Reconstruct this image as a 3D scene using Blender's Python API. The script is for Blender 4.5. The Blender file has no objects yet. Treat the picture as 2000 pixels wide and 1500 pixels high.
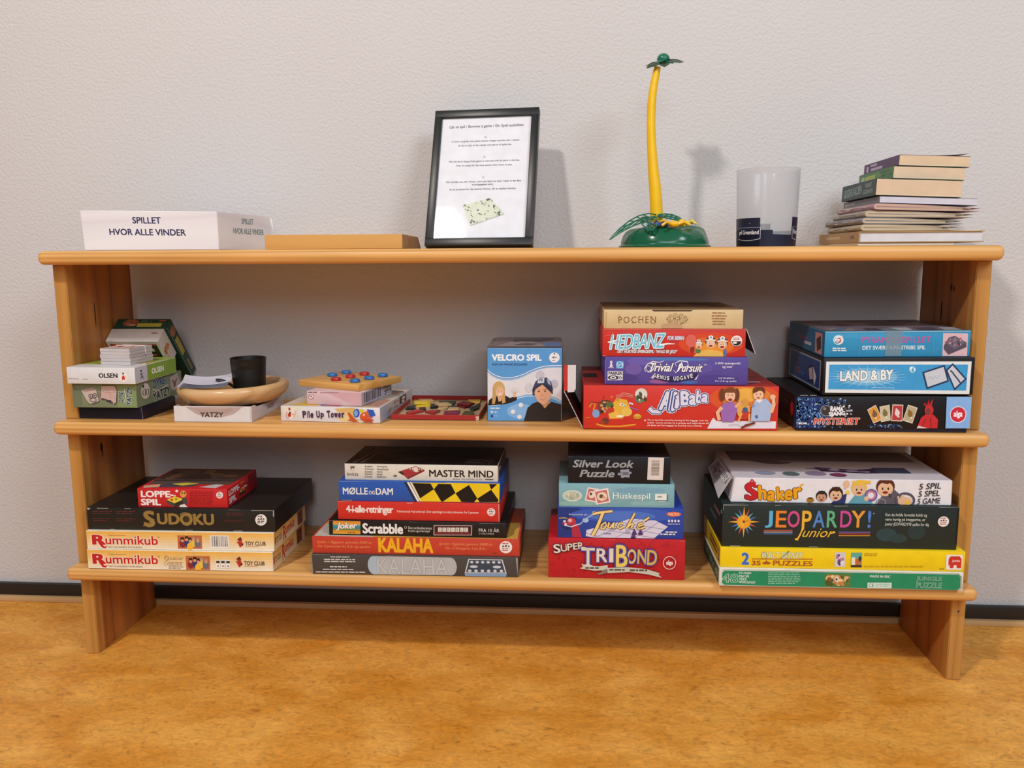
import bpy, bmesh, math, random
from mathutils import Vector, Matrix
rnd = random.Random(7)
SC = bpy.context.scene
COL = SC.collection
PI = math.pi

# ------------------------------------------------------------------ camera
yaw, pitch, roll, FPX = -0.0794268, -0.1509711, 0.0079443, 1631.119
fw = Vector((math.sin(yaw)*math.cos(pitch), math.cos(yaw)*math.cos(pitch), math.sin(pitch)))
rt = Vector((math.cos(yaw), -math.sin(yaw), 0))
dn = fw.cross(rt)
if dn.z > 0: dn = -dn
r2 = rt*math.cos(roll)+dn*math.sin(roll)
d2 = -rt*math.sin(roll)+dn*math.cos(roll)
cam_data = bpy.data.cameras.new('camera')
cam = bpy.data.objects.new('camera', cam_data); COL.objects.link(cam)
m = Matrix((r2, -d2, -fw)).transposed().to_4x4()
m.translation = Vector((0.150961, -1.625648, 0.862903))
cam.matrix_world = m
cam_data.sensor_width = 36.0
cam_data.lens = FPX/2000*36
cam_data.clip_start = .05
SC.camera = cam

# ------------------------------------------------------------------ light
def srgb(h):
    h = h.lstrip('#'); o = []
    for i in (0, 2, 4):
        c = int(h[i:i+2], 16)/255
        o.append(c/12.92 if c <= .04045 else ((c+.055)/1.055)**2.4)
    return o
W_ = bpy.data.worlds.new('room_light'); SC.world = W_; W_.use_nodes = True
bg = W_.node_tree.nodes['Background']
bg.inputs[0].default_value = (0.90, 0.93, 1.0, 1); bg.inputs[1].default_value = 0.22
def area(name, loc, target, size, power, col):
    l = bpy.data.lights.new(name, 'AREA'); l.shape = 'DISK'; l.size = size; l.energy = power; l.color = col
    o = bpy.data.objects.new(name, l); COL.objects.link(o); o.location = loc
    o.rotation_euler = (Vector(target)-Vector(loc)).to_track_quat('-Z', 'Y').to_euler()
    return o
area('ceiling_lamp_warm', (-1.33, -2.42, 3.6), (-0.1, 0.0, 0.4), .26, 84, (1.0, .93, .87))
area('ceiling_lamp_cool', (2.40, -2.90, 3.1), (0.5, 0.0, 0.5), 1.5, 80, (.84, .93, 1.0))
area('front_fill_light', (0.5, -4.4, 2.5), (0.1, 0.3, 0.8), 1.4, 40, (.90, .96, 1.0))  # unseen fill added behind the camera to brighten the wall under the boards
SC.view_settings.view_transform = 'Standard'
SC.view_settings.look = 'None'
SC.view_settings.exposure = 0.0
SC.view_settings.gamma = 1.0
SC.view_settings.use_curve_mapping = False

# ------------------------------------------------------------------ materials
def nmat(name):
    mt = bpy.data.materials.new(name); mt.use_nodes = True
    nt = mt.node_tree
    return mt, nt, nt.nodes['Principled BSDF']
def node(nt, t, **k):
    n = nt.nodes.new(t)
    for a, b in k.items(): setattr(n, a, b)
    return n
def setcol(sock, c): sock.default_value = (c[0], c[1], c[2], 1)
_pm = {}
def PM(h, rough=.42, spec=.35, var=.10):
    """printed card: one ink colour with a faint uneven print"""
    key = (h, rough, spec)
    if key in _pm: return _pm[key]
    mt, nt, p = nmat('ink_'+h.lstrip('#'))
    c = srgb(h)
    tc = node(nt, 'ShaderNodeTexCoord'); nz = node(nt, 'ShaderNodeTexNoise'); nz.inputs['Scale'].default_value = 45; nz.inputs['Detail'].default_value = 2
    mx = node(nt, 'ShaderNodeMix', data_type='RGBA')
    setcol(mx.inputs[6], [x*(1-var) for x in c]); setcol(mx.inputs[7], [min(1, x*(1+var)) for x in c])
    nt.links.new(tc.outputs['Object'], nz.inputs['Vector']); nt.links.new(nz.outputs['Fac'], mx.inputs[0]); nt.links.new(mx.outputs[2], p.inputs['Base Color'])
    p.inputs['Roughness'].default_value = rough; p.inputs['Specular IOR Level'].default_value = spec
    _pm[key] = mt
    return mt
def wood(name, ca, cb, axis=0, ring=7.0, seed=0, scale=5.0, stretch=.07, rough=.4, streak=.45, cdark=None):
    mt, nt, p = nmat(name)
    tc = node(nt, 'ShaderNodeTexCoord'); mp = node(nt, 'ShaderNodeMapping')
    s = [1, 1, 1]
    for q_ in (axis if isinstance(axis, tuple) else (axis,)): s[q_] = stretch
    axis = axis[0] if isinstance(axis, tuple) else axis
    mp.inputs['Scale'].default_value = s; mp.inputs['Location'].default_value = (seed*1.7, seed*.9, seed*2.3)
    n1 = node(nt, 'ShaderNodeTexNoise'); n1.inputs['Scale'].default_value = scale; n1.inputs['Detail'].default_value = 1.0; n1.inputs['Roughness'].default_value = .4
    mu = node(nt, 'ShaderNodeMath', operation='MULTIPLY'); mu.inputs[1].default_value = ring
    pp = node(nt, 'ShaderNodeMath', operation='PINGPONG'); pp.inputs[1].default_value = .5
    mp2 = node(nt, 'ShaderNodeMapping'); s2 = [260, 260, 260]; s2[axis] = 5
    mp2.inputs['Scale'].default_value = s2
    n2 = node(nt, 'ShaderNodeTexNoise'); n2.inputs['Scale'].default_value = 1; n2.inputs['Detail'].default_value = 3
    n3 = node(nt, 'ShaderNodeTexNoise'); n3.inputs['Scale'].default_value = 2.5; n3.inputs['Detail'].default_value = 2
    r = node(nt, 'ShaderNodeValToRGB')
    setcol_r = [(0.0, srgb(ca)), (.55, [a*.6+b*.4 for a, b in zip(srgb(ca), srgb(cb))]), (1.0, srgb(cb))]
    r.color_ramp.elements[0].color = (*setcol_r[0][1], 1); r.color_ramp.elements[1].color = (*setcol_r[2][1], 1)
    e = r.color_ramp.elements.new(.62); e.color = (*setcol_r[1][1], 1)
    ad = node(nt, 'ShaderNodeMath', operation='MULTIPLY_ADD'); ad.inputs[1].default_value = 2.0-streak; 
    a3 = node(nt, 'ShaderNodeMath', operation='MULTIPLY_ADD'); a3.inputs[1].default_value = streak; 
    L = nt.links.new
    L(tc.outputs['Object'], mp.inputs[0]); L(mp.outputs[0], n1.inputs['Vector']); L(n1.outputs['Fac'], mu.inputs[0]); L(mu.outputs[0], pp.inputs[0])
    L(tc.outputs['Object'], mp2.inputs[0]); L(mp2.outputs[0], n2.inputs['Vector'])
    L(n2.outputs['Fac'], a3.inputs[0]); a3.inputs[2].default_value = -streak*.5
    L(pp.outputs[0], ad.inputs[0]); L(a3.outputs[0], ad.inputs[2]); ad.inputs[1].default_value = 1.7
    L(ad.outputs[0], r.inputs[0])
    mx = node(nt, 'ShaderNodeMix', data_type='RGBA', blend_type='MULTIPLY'); mx.inputs[0].default_value = .35
    L(tc.outputs['Object'], n3.inputs['Vector'])
    L(r.outputs[0], mx.inputs[6])
    cr = node(nt, 'ShaderNodeValToRGB'); cr.color_ramp.elements[0].color = (.72, .66, .6, 1); cr.color_ramp.elements[1].color = (1.15, 1.12, 1.05, 1)
    cr.color_ramp.elements[0].position = .3; cr.color_ramp.elements[1].position = .7
    L(n3.outputs['Fac'], cr.inputs[0]); L(cr.outputs[0], mx.inputs[7])
    L(mx.outputs[2], p.inputs['Base Color'])
    p.inputs['Roughness'].default_value = rough; p.inputs['Specular IOR Level'].default_value = .4
    bp = node(nt, 'ShaderNodeBump'); bp.inputs['Strength'].default_value = .08; bp.inputs['Distance'].default_value = .002
    L(n2.outputs['Fac'], bp.inputs['Height']); L(bp.outputs[0], p.inputs['Normal'])
    return mt
def plain(name, h, rough=.5, spec=.4, **kw):
    mt, nt, p = nmat(name)
    setcol(p.inputs['Base Color'], srgb(h)); p.inputs['Roughness'].default_value = rough; p.inputs['Specular IOR Level'].default_value = spec
    nz = node(nt, 'ShaderNodeTexNoise'); nz.inputs['Scale'].default_value = kw.get('scale', 30)
    tc = node(nt, 'ShaderNodeTexCoord'); nt.links.new(tc.outputs['Object'], nz.inputs['Vector'])
    mx = node(nt, 'ShaderNodeMix', data_type='RGBA'); c = srgb(h); v = kw.get('var', .08)
    setcol(mx.inputs[6], [x*(1-v) for x in c]); setcol(mx.inputs[7], [min(1, x*(1+v)) for x in c])
    nt.links.new(nz.outputs['Fac'], mx.inputs[0]); nt.links.new(mx.outputs[2], p.inputs['Base Color'])
    return mt
def wall_mat():
    mt, nt, p = nmat('rough_white_paint')
    L = nt.links.new
    tc = node(nt, 'ShaderNodeTexCoord')
    n1 = node(nt, 'ShaderNodeTexNoise'); n1.inputs['Scale'].default_value = 150; n1.inputs['Detail'].default_value = 3; n1.inputs['Roughness'].default_value = .55
    n2 = node(nt, 'ShaderNodeTexNoise'); n2.inputs['Scale'].default_value = 2.0; n2.inputs['Detail'].default_value = 2
    L(tc.outputs['Object'], n1.inputs['Vector']); L(tc.outputs['Object'], n2.inputs['Vector'])
    bp = node(nt, 'ShaderNodeBump'); bp.inputs['Strength'].default_value = .55; bp.inputs['Distance'].default_value = .004
    L(n1.outputs['Fac'], bp.inputs['Height']); L(bp.outputs[0], p.inputs['Normal'])
    mx = node(nt, 'ShaderNodeMix', data_type='RGBA'); setcol(mx.inputs[6], srgb('#c9c5c4')); setcol(mx.inputs[7], srgb('#d0cdcd'))
    L(n2.outputs['Fac'], mx.inputs[0]); L(mx.outputs[2], p.inputs['Base Color'])
    p.inputs['Roughness'].default_value = .8; p.inputs['Specular IOR Level'].default_value = .2
    return mt
def floor_mat():
    mt, nt, p = nmat('ochre_marbled_linoleum')
    L = nt.links.new
    tc = node(nt, 'ShaderNodeTexCoord'); mp = node(nt, 'ShaderNodeMapping'); mp.inputs['Scale'].default_value = (.75, 1.25, 1)
    n1 = node(nt, 'ShaderNodeTexNoise'); n1.inputs['Scale'].default_value = 8.0; n1.inputs['Detail'].default_value = 5; n1.inputs['Distortion'].default_value = .5
    n2 = node(nt, 'ShaderNodeTexNoise'); n2.inputs['Scale'].default_value = 62; n2.inputs['Detail'].default_value = 6; n2.inputs['Distortion'].default_value = 1.4; n2.inputs['Roughness'].default_value = .65
    L(tc.outputs['Object'], mp.inputs[0]); L(mp.outputs[0], n1.inputs['Vector']); L(mp.outputs[0], n2.inputs['Vector'])
    r1 = node(nt, 'ShaderNodeValToRGB'); r1.color_ramp.elements[0].color = (*srgb('#c9842a'), 1); r1.color_ramp.elements[1].color = (*srgb('#e0a44e'), 1)
    r1.color_ramp.elements[0].position = .34; r1.color_ramp.elements[1].position = .70
    r2_ = node(nt, 'ShaderNodeValToRGB'); r2_.color_ramp.elements[0].color = (.55, .46, .36, 1); r2_.color_ramp.elements[1].color = (1.30, 1.26, 1.16, 1)
    r2_.color_ramp.elements[0].position = .27; r2_.color_ramp.elements[1].position = .68
    e = r2_.color_ramp.elements.new(.42); e.color = (.95, .94, .92, 1)
    L(n1.outputs['Fac'], r1.inputs[0]); L(n2.outputs['Fac'], r2_.inputs[0])
    mx = node(nt, 'ShaderNodeMix', data_type='RGBA', blend_type='MULTIPLY'); mx.inputs[0].default_value = .95
    L(r1.outputs[0], mx.inputs[6]); L(r2_.outputs[0], mx.inputs[7]); L(mx.outputs[2], p.inputs['Base Color'])
    p.inputs['Roughness'].default_value = .5; p.inputs['Specular IOR Level'].default_value = .3
    return mt
def clear_mat(name, tint, fac, rough=.08, base=.03):
    """thin clear plastic / glass: see-through with a fresnel gloss and a little milky scatter"""
    mt = bpy.data.materials.new(name); mt.use_nodes = True; nt = mt.node_tree
    for n in list(nt.nodes): nt.nodes.remove(n)
    L = nt.links.new
    o = node(nt, 'ShaderNodeOutputMaterial'); tr = node(nt, 'ShaderNodeBsdfTransparent'); gl = node(nt, 'ShaderNodeBsdfGlossy'); df = node(nt, 'ShaderNodeBsdfDiffuse'); tl = node(nt, 'ShaderNodeBsdfTranslucent')
    gl.inputs['Roughness'].default_value = rough
    setcol(df.inputs[0], srgb(tint)); setcol(tl.inputs[0], srgb(tint))
    m0 = node(nt, 'ShaderNodeMixShader'); m0.inputs[0].default_value = .5; L(df.outputs[0], m0.inputs[1]); L(tl.outputs[0], m0.inputs[2])
    m1 = node(nt, 'ShaderNodeMixShader'); m1.inputs[0].default_value = fac; L(tr.outputs[0], m1.inputs[1]); L(m0.outputs[0], m1.inputs[2])
    lw = node(nt, 'ShaderNodeLayerWeight'); lw.inputs[0].default_value = .5
    pw = node(nt, 'ShaderNodeMath', operation='POWER'); pw.inputs[1].default_value = 4.0; L(lw.outputs['Facing'], pw.inputs[0])
    fr = node(nt, 'ShaderNodeMath', operation='MULTIPLY_ADD'); fr.inputs[1].default_value = .5; fr.inputs[2].default_value = base; L(pw.outputs[0], fr.inputs[0])
    m2 = node(nt, 'ShaderNodeMixShader'); L(fr.outputs[0], m2.inputs[0]); L(m1.outputs[0], m2.inputs[1]); L(gl.outputs[0], m2.inputs[2])
    L(m2.outputs[0], o.inputs[0])
    return mt

# ------------------------------------------------------------------ mesh builder
class MB:
    def __init__(s): s.v = []; s.f = []; s.mi = []; s.mats = []
    def mid(s, m):
        if m not in s.mats: s.mats.append(m)
        return s.mats.index(m)
    def add(s, vs, fs, m):
        b = len(s.v); k = s.mid(m)
        s.v += [tuple(v) for v in vs]
        for f in fs: s.f.append(tuple(i+b for i in f)); s.mi.append(k)
    def poly(s, pts, m): s.add(pts, [tuple(range(len(pts)))], m)
    def bm(s, bm, m, mx=None):
        bm.verts.index_update()
        vs = [(mx @ v.co if mx else v.co) for v in bm.verts]
        s.add(vs, [tuple(v.index for v in f.verts) for f in bm.faces], m); bm.free()
    def box(s, x0, x1, y0, y1, z0, z1, m, bev=.0008, seg=2, mx=None):
        bm = bmesh.new(); bmesh.ops.create_cube(bm, size=1)
        for v in bm.verts: v.co = Vector((x0+(v.co.x+.5)*(x1-x0), y0+(v.co.y+.5)*(y1-y0), z0+(v.co.z+.5)*(z1-z0)))
        if bev: bmesh.ops.bevel(bm, geom=bm.edges[:], offset=bev, segments=seg, affect='EDGES', profile=.5)
        s.bm(bm, m, mx)
    def prism(s, prof, y0, y1, m, ax='y'):
        """profile in x,z extruded along y"""
        n = len(prof); vs = [(a, y0, b) for a, b in prof]+[(a, y1, b) for a, b in prof]
        fs = [tuple(range(n)), tuple(range(2*n-1, n-1, -1))]+[(i, i+n, (i+1) % n+n, (i+1) % n) for i in range(n)]
        s.add(vs, fs, m)
    def lathe(s, prof, m, seg=48, cx=0, cy=0, sx=1, sy=1, fn=None):
        vs = []; fs = []; n = len(prof)
        for j in range(seg):
            a = 2*PI*j/seg
            for r, z in prof:
                rr, zz = fn(r, z, a) if fn else (r, z)
                vs.append((cx+rr*math.cos(a)*sx, cy+rr*math.sin(a)*sy, zz))
        for j in range(seg):
            k = (j+1) % seg
            for i in range(n-1): fs.append((j*n+i, k*n+i, k*n+i+1, j*n+i+1))
        s.add(vs, fs, m)
    def tube(s, path, rad, m, seg=10, flat=1.0, up=(0, 0, 1)):
        path = [Vector(p) for p in path]; n = len(path); vs = []; fs = []
        rad = rad if hasattr(rad, '__len__') else [rad]*n
        for i, p in enumerate(path):
            t = (path[min(i+1, n-1)]-path[max(i-1, 0)]).normalized()
            a = t.cross(Vector(up))
            if a.length < 1e-4: a = t.cross(Vector((0, 1, 0)))
            a.normalize(); b = t.cross(a)
            for k in range(seg):
                w = 2*PI*k/seg
                vs.append(p+a*math.cos(w)*rad[i]+b*math.sin(w)*rad[i]*flat)
        for i in range(n-1):
            for k in range(seg):
                q = (k+1) % seg
                fs.append((i*seg+k, i*seg+q, (i+1)*seg+q, (i+1)*seg+k))
        fs.append(tuple(range(seg))); fs.append(tuple((n-1)*seg+k for k in range(seg-1, -1, -1)))
        s.add(vs, fs, m)
    def ball(s, c, r, m, sub=2):
        bm = bmesh.new(); bmesh.ops.create_icosphere(bm, subdivisions=sub, radius=1)
        r = r if hasattr(r, '__len__') else (r, r, r)
        for v in bm.verts: v.co = Vector((c[0]+v.co.x*r[0], c[1]+v.co.y*r[1], c[2]+v.co.z*r[2]))
        s.bm(bm, m)
    def build(s, name, parent=None, loc=None, rot=None, sharp=35):
        me = bpy.data.meshes.new(name); me.from_pydata(s.v, [], s.f)
        for m in s.mats: me.materials.append(m)
        me.polygons.foreach_set('material_index', s.mi)
        me.polygons.foreach_set('use_smooth', [True]*len(me.polygons))
        me.update()
        me.set_sharp_from_angle(angle=math.radians(sharp))
        o = bpy.data.objects.new(name, me); COL.objects.link(o)
        if parent: o.parent = parent
        if loc is not None: o.location = loc
        if rot is not None: o.rotation_euler = rot
        return o
def tag(o, label, cat, group=None):
    o['label'] = label; o['category'] = cat
    if group: o['group'] = group
    return o
def thing(name, label, cat, loc=(0, 0, 0), rot=(0, 0, 0), group=None):
    o = bpy.data.objects.new(name, None); COL.objects.link(o); o.empty_display_size = .05
    o.location = loc; o.rotation_euler = rot
    return tag(o, label, cat, group)

# ------------------------------------------------------------------ printed art on flat faces
_tx = {}
def text_mesh(body, off, shear, sp):
    key = (body, off, shear, sp)
    if key not in _tx:
        c = bpy.data.curves.new('t', 'FONT'); c.body = body; c.size = 1; c.offset = off; c.shear = shear; c.space_character = sp
        c.resolution_u = 3; c.fill_mode = 'FRONT'
        o = bpy.data.objects.new('t', c); COL.objects.link(o)
        me = o.to_mesh()
        vs = [(v.co.x, v.co.y) for v in me.vertices]; fs = [tuple(p.vertices) for p in me.polygons]
        o.to_mesh_clear(); bpy.data.objects.remove(o); bpy.data.curves.remove(c)
        _tx[key] = (vs, fs)
    return _tx[key]
class Art:
    """a flat printed face: art units run right (U) and down (D) between the corners TL, TR, BL"""
    def __init__(s, mb, O, U, D, TL=(0, 0), TR=(100, 0), BL=(0, 100), inset=.0009, rough=.42, spec=.35):
        s.mb = mb; s.O = Vector(O); s.U = Vector(U); s.D = Vector(D); s.N = s.D.cross(s.U).normalized()
        s.TL = TL; a = (TR[0]-TL[0], TR[1]-TL[1]); b = (BL[0]-TL[0], BL[1]-TL[1])
        det = a[0]*b[1]-a[1]*b[0]; s.i = (b[1]/det, -b[0]/det, -a[1]/det, a[0]/det)
        s.w = s.U.length; s.h = s.D.length; s.inx = inset/s.w; s.iny = inset/s.h; s.k = 0
        s.px = s.w/math.hypot(*a); s.py = s.h/math.hypot(*b); s.rs = (rough, spec)
    def st(s, x, y):
        dx, dy = x-s.TL[0], y-s.TL[1]
        return dx*s.i[0]+dy*s.i[1], dx*s.i[2]+dy*s.i[3]
    def P(s, a, t):
        a = min(1-s.inx, max(s.inx, a)); t = min(1-s.iny, max(s.iny, t))
        return s.O+s.U*a+s.D*t+s.N*(.00008+.00002*s.k)
    def M(s, c): return PM(c, *s.rs) if isinstance(c, str) else c
    def p(s, pts, c, bump=True):
        if bump: s.k += 1
        s.mb.poly([s.P(*s.st(*q)) for q in pts], s.M(c)); return s
    def r(s, x0, y0, x1, y1, c, bump=True): return s.p([(x0, y0), (x1, y0), (x1, y1), (x0, y1)], c, bump)
    def full(s, c): s.k += 1; s.mb.poly([s.P(*q) for q in ((0, 0), (1, 0), (1, 1), (0, 1))], s.M(c)); return s
    def e(s, cx, cy, rx, ry, c, n=22, a0=0, a1=360, bump=True):
        return s.p([(cx+rx*math.cos(math.radians(a0+(a1-a0)*i/n)), cy+ry*math.sin(math.radians(a0+(a1-a0)*i/n))) for i in range(n+(a1-a0 < 360))], c, bump)
    def ring(s, cx, cy, rx, ry, w, c, n=22): 
        return s.l([(cx+rx*math.cos(2*PI*i/n), cy+ry*math.sin(2*PI*i/n)) for i in range(n+1)], w, c)
    def l(s, pts, w, c):
        s.k += 1; n = len(pts); A = []; B = []
        for i, q in enumerate(pts):
            a = pts[max(0, i-1)]; b = pts[min(n-1, i+1)]
            if pts[0] == pts[-1] and i in (0, n-1): a = pts[-2]; b = pts[1]
            dx, dy = b[0]-a[0], b[1]-a[1]; d = math.hypot(dx, dy) or 1
            ww = (w[i] if hasattr(w, '__len__') else w)/2
            A.append((q[0]-dy/d*ww, q[1]+dx/d*ww)); B.append((q[0]+dy/d*ww, q[1]-dx/d*ww))
        vs = [s.P(*s.st(*q)) for q in A+B]
        s.mb.add(vs, [(i, i+1, n+i+1, n+i) for i in range(n-1)], s.M(c)); return s
    def t(s, body, x0, y0, x1, y1, c, bold=0, shear=0, rot=0, ol=None, sp=1.0):
        """text stretched to the box x0..x1, y0..y1 (top to bottom), optional outline ol=(colour, width)"""
        vs, fs = text_mesh(body, 0, shear, sp)
        if not vs: return s
        ax, bx = min(v[0] for v in vs)-bold, max(v[0] for v in vs)+bold; ay, by = min(v[1] for v in vs)-bold*.6, max(v[1] for v in vs)+bold*.6
        c0, t0 = s.st((x0+x1)/2, (y0+y1)/2)
        w = (x1-x0)*s.px; h = (y1-y0)*s.py; cr, sr = math.cos(math.radians(rot)), math.sin(math.radians(rot))
        def put(d, n, col):
            """d: how much the strokes are thickened, laid down as n shifted prints"""
            s.k += 1
            for i in range(n):
                s.k += .12
                ox, oy = (d*math.cos(2*PI*(i+.5)/n), d*.75*math.sin(2*PI*(i+.5)/n)) if d else (0, 0)
                out = []
                for vx, vy in vs:
                    X = ((vx+ox-ax)/(bx-ax)-.5)*w; Y = ((vy+oy-ay)/(by-ay)-.5)*h
                    X, Y = X*cr-Y*sr, X*sr+Y*cr
                    out.append(s.P(c0+X/s.w, t0-Y/s.h))
                s.mb.add(out, fs, s.M(col))
        if ol:
            for cc, ww in (ol if isinstance(ol[0], tuple) else (ol,)): put(bold+ww, 10 if bold+ww > .05 else 6, cc)
        put(bold, 1 if not bold else (6 if bold > .035 else 4), c); return s
    def dash(s, x0, y0, x1, y1, n, c, fill=.55):
        """lines of print too small to read"""
        h = (y1-y0)/n; s.k += 1
        for i in range(n):
            x = x0; y = y0+i*h
            e = x1-(rnd.random()*.25*(x1-x0) if i == n-1 else rnd.random()*.08*(x1-x0))
            while x < e:
                w = min(h*(1.0+rnd.random()*3), e-x); s.r(x, y, x+w, y+h*fill, c, False); x += w+h*.45
        return s
    def seal(s, cx, cy, r, c1='#e9e2de', c2='#b02c2c', c3='#2a2626'):
        f = s.px/s.py; ry = r*f
        s.e(cx, cy, r, ry, c1); s.e(cx, cy-ry*.05, r*.62, ry*.35, c3, a0=180, a1=360, n=10); s.e(cx-r*.2, cy-ry*.25, r*.13, ry*.13, c1); s.e(cx+r*.25, cy-ry*.22, r*.13, ry*.13, c1)
        s.dash(cx-r*.55, cy-ry*.72, cx+r*.5, cy-ry*.5, 1, c2, .8); s.dash(cx-r*.6, cy+ry*.15, cx+r*.6, cy+ry*.7, 2, c2); return s
    def blobs(s, x0, y0, x1, y1, cols, n, r0, r1, seed=1):
        q = random.Random(seed)
        for i in range(n):
            rx = r0+(r1-r0)*q.random(); ry = r0+(r1-r0)*q.random()
            s.e(x0+rx+(x1-x0-2*rx)*q.random(), y0+ry+(y1-y0-2*ry)*q.random(), rx, ry, q.choice(cols), n=9)
        return s
def face(mb, side, W, D, H, TL=(0, 0), TR=(100, 0), BL=(0, 100), x=0, y=0, z=0, **k):
    a = {'front': ((-W/2, 0, H), (W, 0, 0), (0, 0, -H)), 'right': ((W/2, 0, H), (0, D, 0), (0, 0, -H)),
         'left': ((-W/2, D, H), (0, -D, 0), (0, 0, -H)), 'top': ((-W/2, D, H), (W, 0, 0), (0, -D, 0))}[side]
    return Art(mb, Vector(a[0])+Vector((x, y, z)), a[1], a[2], TL, TR, BL, **k)
SHELF = {'top': (0.88007, -0.00251), 'mid': (0.52620, -0.00467), 'low': (0.21140, 0.0)}
def place(sh, x, y, lift=0, yaw=0):
    z, s = SHELF[sh]
    return (x+.0028, y, z+s*(x+.0028)+lift+.0002), (0, -s, math.radians(yaw))
def boxmb(W, D, H, c, bev=.0012, z0=0):
    b = MB(); b.box(-W/2, W/2, 0, D, z0, H, PM(c) if isinstance(c, str) else c, bev); return b
def worn(a, pts, c='#b9b2a8'):
    for x0, x1, y, h in pts: a.r(x0, y, x1, y+h, c)

# ------------------------------------------------------------------ the setting
def struct(o): o['kind'] = 'structure'; return o
b = MB(); b.box(-4, 4, .326, .44, 0, 2.8, wall_mat(), 0); struct(b.build('wall_back'))
b = MB(); b.box(-4, 4, -4.5, .44, -.06, 0, floor_mat(), 0); struct(b.build('floor'))
M_black = plain('black_skirting_paint', '#231f1d', .45, .4)
b = MB(); b.box(-4, 4, .3105, .3255, .0135, .0440, M_black, .002); struct(b.build('baseboard_back'))
M_strip = wood('pale_floor_strip', '#c9a577', '#a9814f', 0, 4, 3)
b = MB(); b.box(-4, 4, .3000, .3255, .0002, .0133, M_strip, .0015); struct(b.build('trim_1'))

# ------------------------------------------------------------------ the shelf unit
M_board = wood('oiled_pine_board', '#e4ae68', '#b27836', 0, 9, 1, 15, .02)
M_panel = [wood('oiled_pine_panel_%d' % i, '#bb7c3e', '#814722', 2, 6, s, 6.5, .05) for i, s in enumerate((2, 4))]
unit = thing('shelf_unit', 'long low pine shelf unit with three boards standing against the white wall', 'shelf', (0, 0, 0))
TH = .0284
for k in ('low', 'mid', 'top'):
    z, s = SHELF[k]
    b = MB(); b.box(-.940, .940, -.0005, .3235, -TH, 0, M_board, .0118, 5)
    b.build('shelf_board', unit, (-.0014, 0, z+s*-.0014), (0, -s, 0))
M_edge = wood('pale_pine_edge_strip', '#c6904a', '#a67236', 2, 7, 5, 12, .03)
M_knot = plain('dark_knot', '#2a150b', .6, .3)
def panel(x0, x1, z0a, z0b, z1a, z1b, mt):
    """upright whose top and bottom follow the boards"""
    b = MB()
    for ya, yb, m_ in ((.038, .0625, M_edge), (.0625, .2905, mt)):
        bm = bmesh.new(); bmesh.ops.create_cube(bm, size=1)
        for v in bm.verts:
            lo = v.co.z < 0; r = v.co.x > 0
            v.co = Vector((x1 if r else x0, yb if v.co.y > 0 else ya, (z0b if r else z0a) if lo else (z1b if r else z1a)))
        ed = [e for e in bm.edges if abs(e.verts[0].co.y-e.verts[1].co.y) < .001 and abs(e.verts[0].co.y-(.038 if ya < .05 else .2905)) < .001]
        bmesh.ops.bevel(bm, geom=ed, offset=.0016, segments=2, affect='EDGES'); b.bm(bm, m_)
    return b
def knot(b, x, y, z, ry, rz, nx):
    """dark knot or crack on a face looking along nx (x) or to the front (0)"""
    n = 14; pts = []
    for i in range(n):
        c_, s_ = math.cos(2*PI*i/n), math.sin(2*PI*i/n)
        pts.append((x+nx*.0002, y+ry*c_, z+rz*s_) if nx else (x+ry*c_, y-.0002, z+rz*s_))
    b.poly(pts, M_knot)
KNOTS = {(0, 'mid'): [(.131, .745, .0018, .028)], (0, 'low'): [(.113, .452, .0045, .010), (.115, .440, .002, .012)], (0, None): [(.235, .150, .008, .016)], (1, 'mid'): [(.140, .795, .004, .007), (.128, .793, .0025, .006), (.180, .745, .003, .022)], (1, 'low'): []}
zz = lambda k, x: SHELF[k][0]+SHELF[k][1]*x
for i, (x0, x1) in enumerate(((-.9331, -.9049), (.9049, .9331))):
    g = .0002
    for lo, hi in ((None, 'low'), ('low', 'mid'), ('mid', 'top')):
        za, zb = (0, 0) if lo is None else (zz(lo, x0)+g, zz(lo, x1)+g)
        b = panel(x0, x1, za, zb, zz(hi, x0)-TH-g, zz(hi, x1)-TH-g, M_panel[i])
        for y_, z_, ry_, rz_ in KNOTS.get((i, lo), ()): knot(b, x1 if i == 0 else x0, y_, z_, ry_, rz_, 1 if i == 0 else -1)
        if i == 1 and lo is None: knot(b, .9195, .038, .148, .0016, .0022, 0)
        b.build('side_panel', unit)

# ------------------------------------------------------------------ boxed games
GROUP = 'boxed games piled on the shelves'
def game(name, label, mb, sh, x, y, acc, yaw=0, cat='game box', base='box'):
    loc, rot = place(sh, x, y, acc, yaw)
    o = mb.build(name, None, loc, rot); tag(o, label, cat, GROUP); return o
def game2(name, label, sh, x, y, acc, yaw=0, cat='game box'):
    loc, rot = place(sh, x, y, acc, yaw)
    return thing(name, label, cat, loc, rot, GROUP)
def fr(b, W, D, H, TL, TR, BL, **k): return face(b, 'front', W, D, H, TL, TR, BL, **k)

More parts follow.
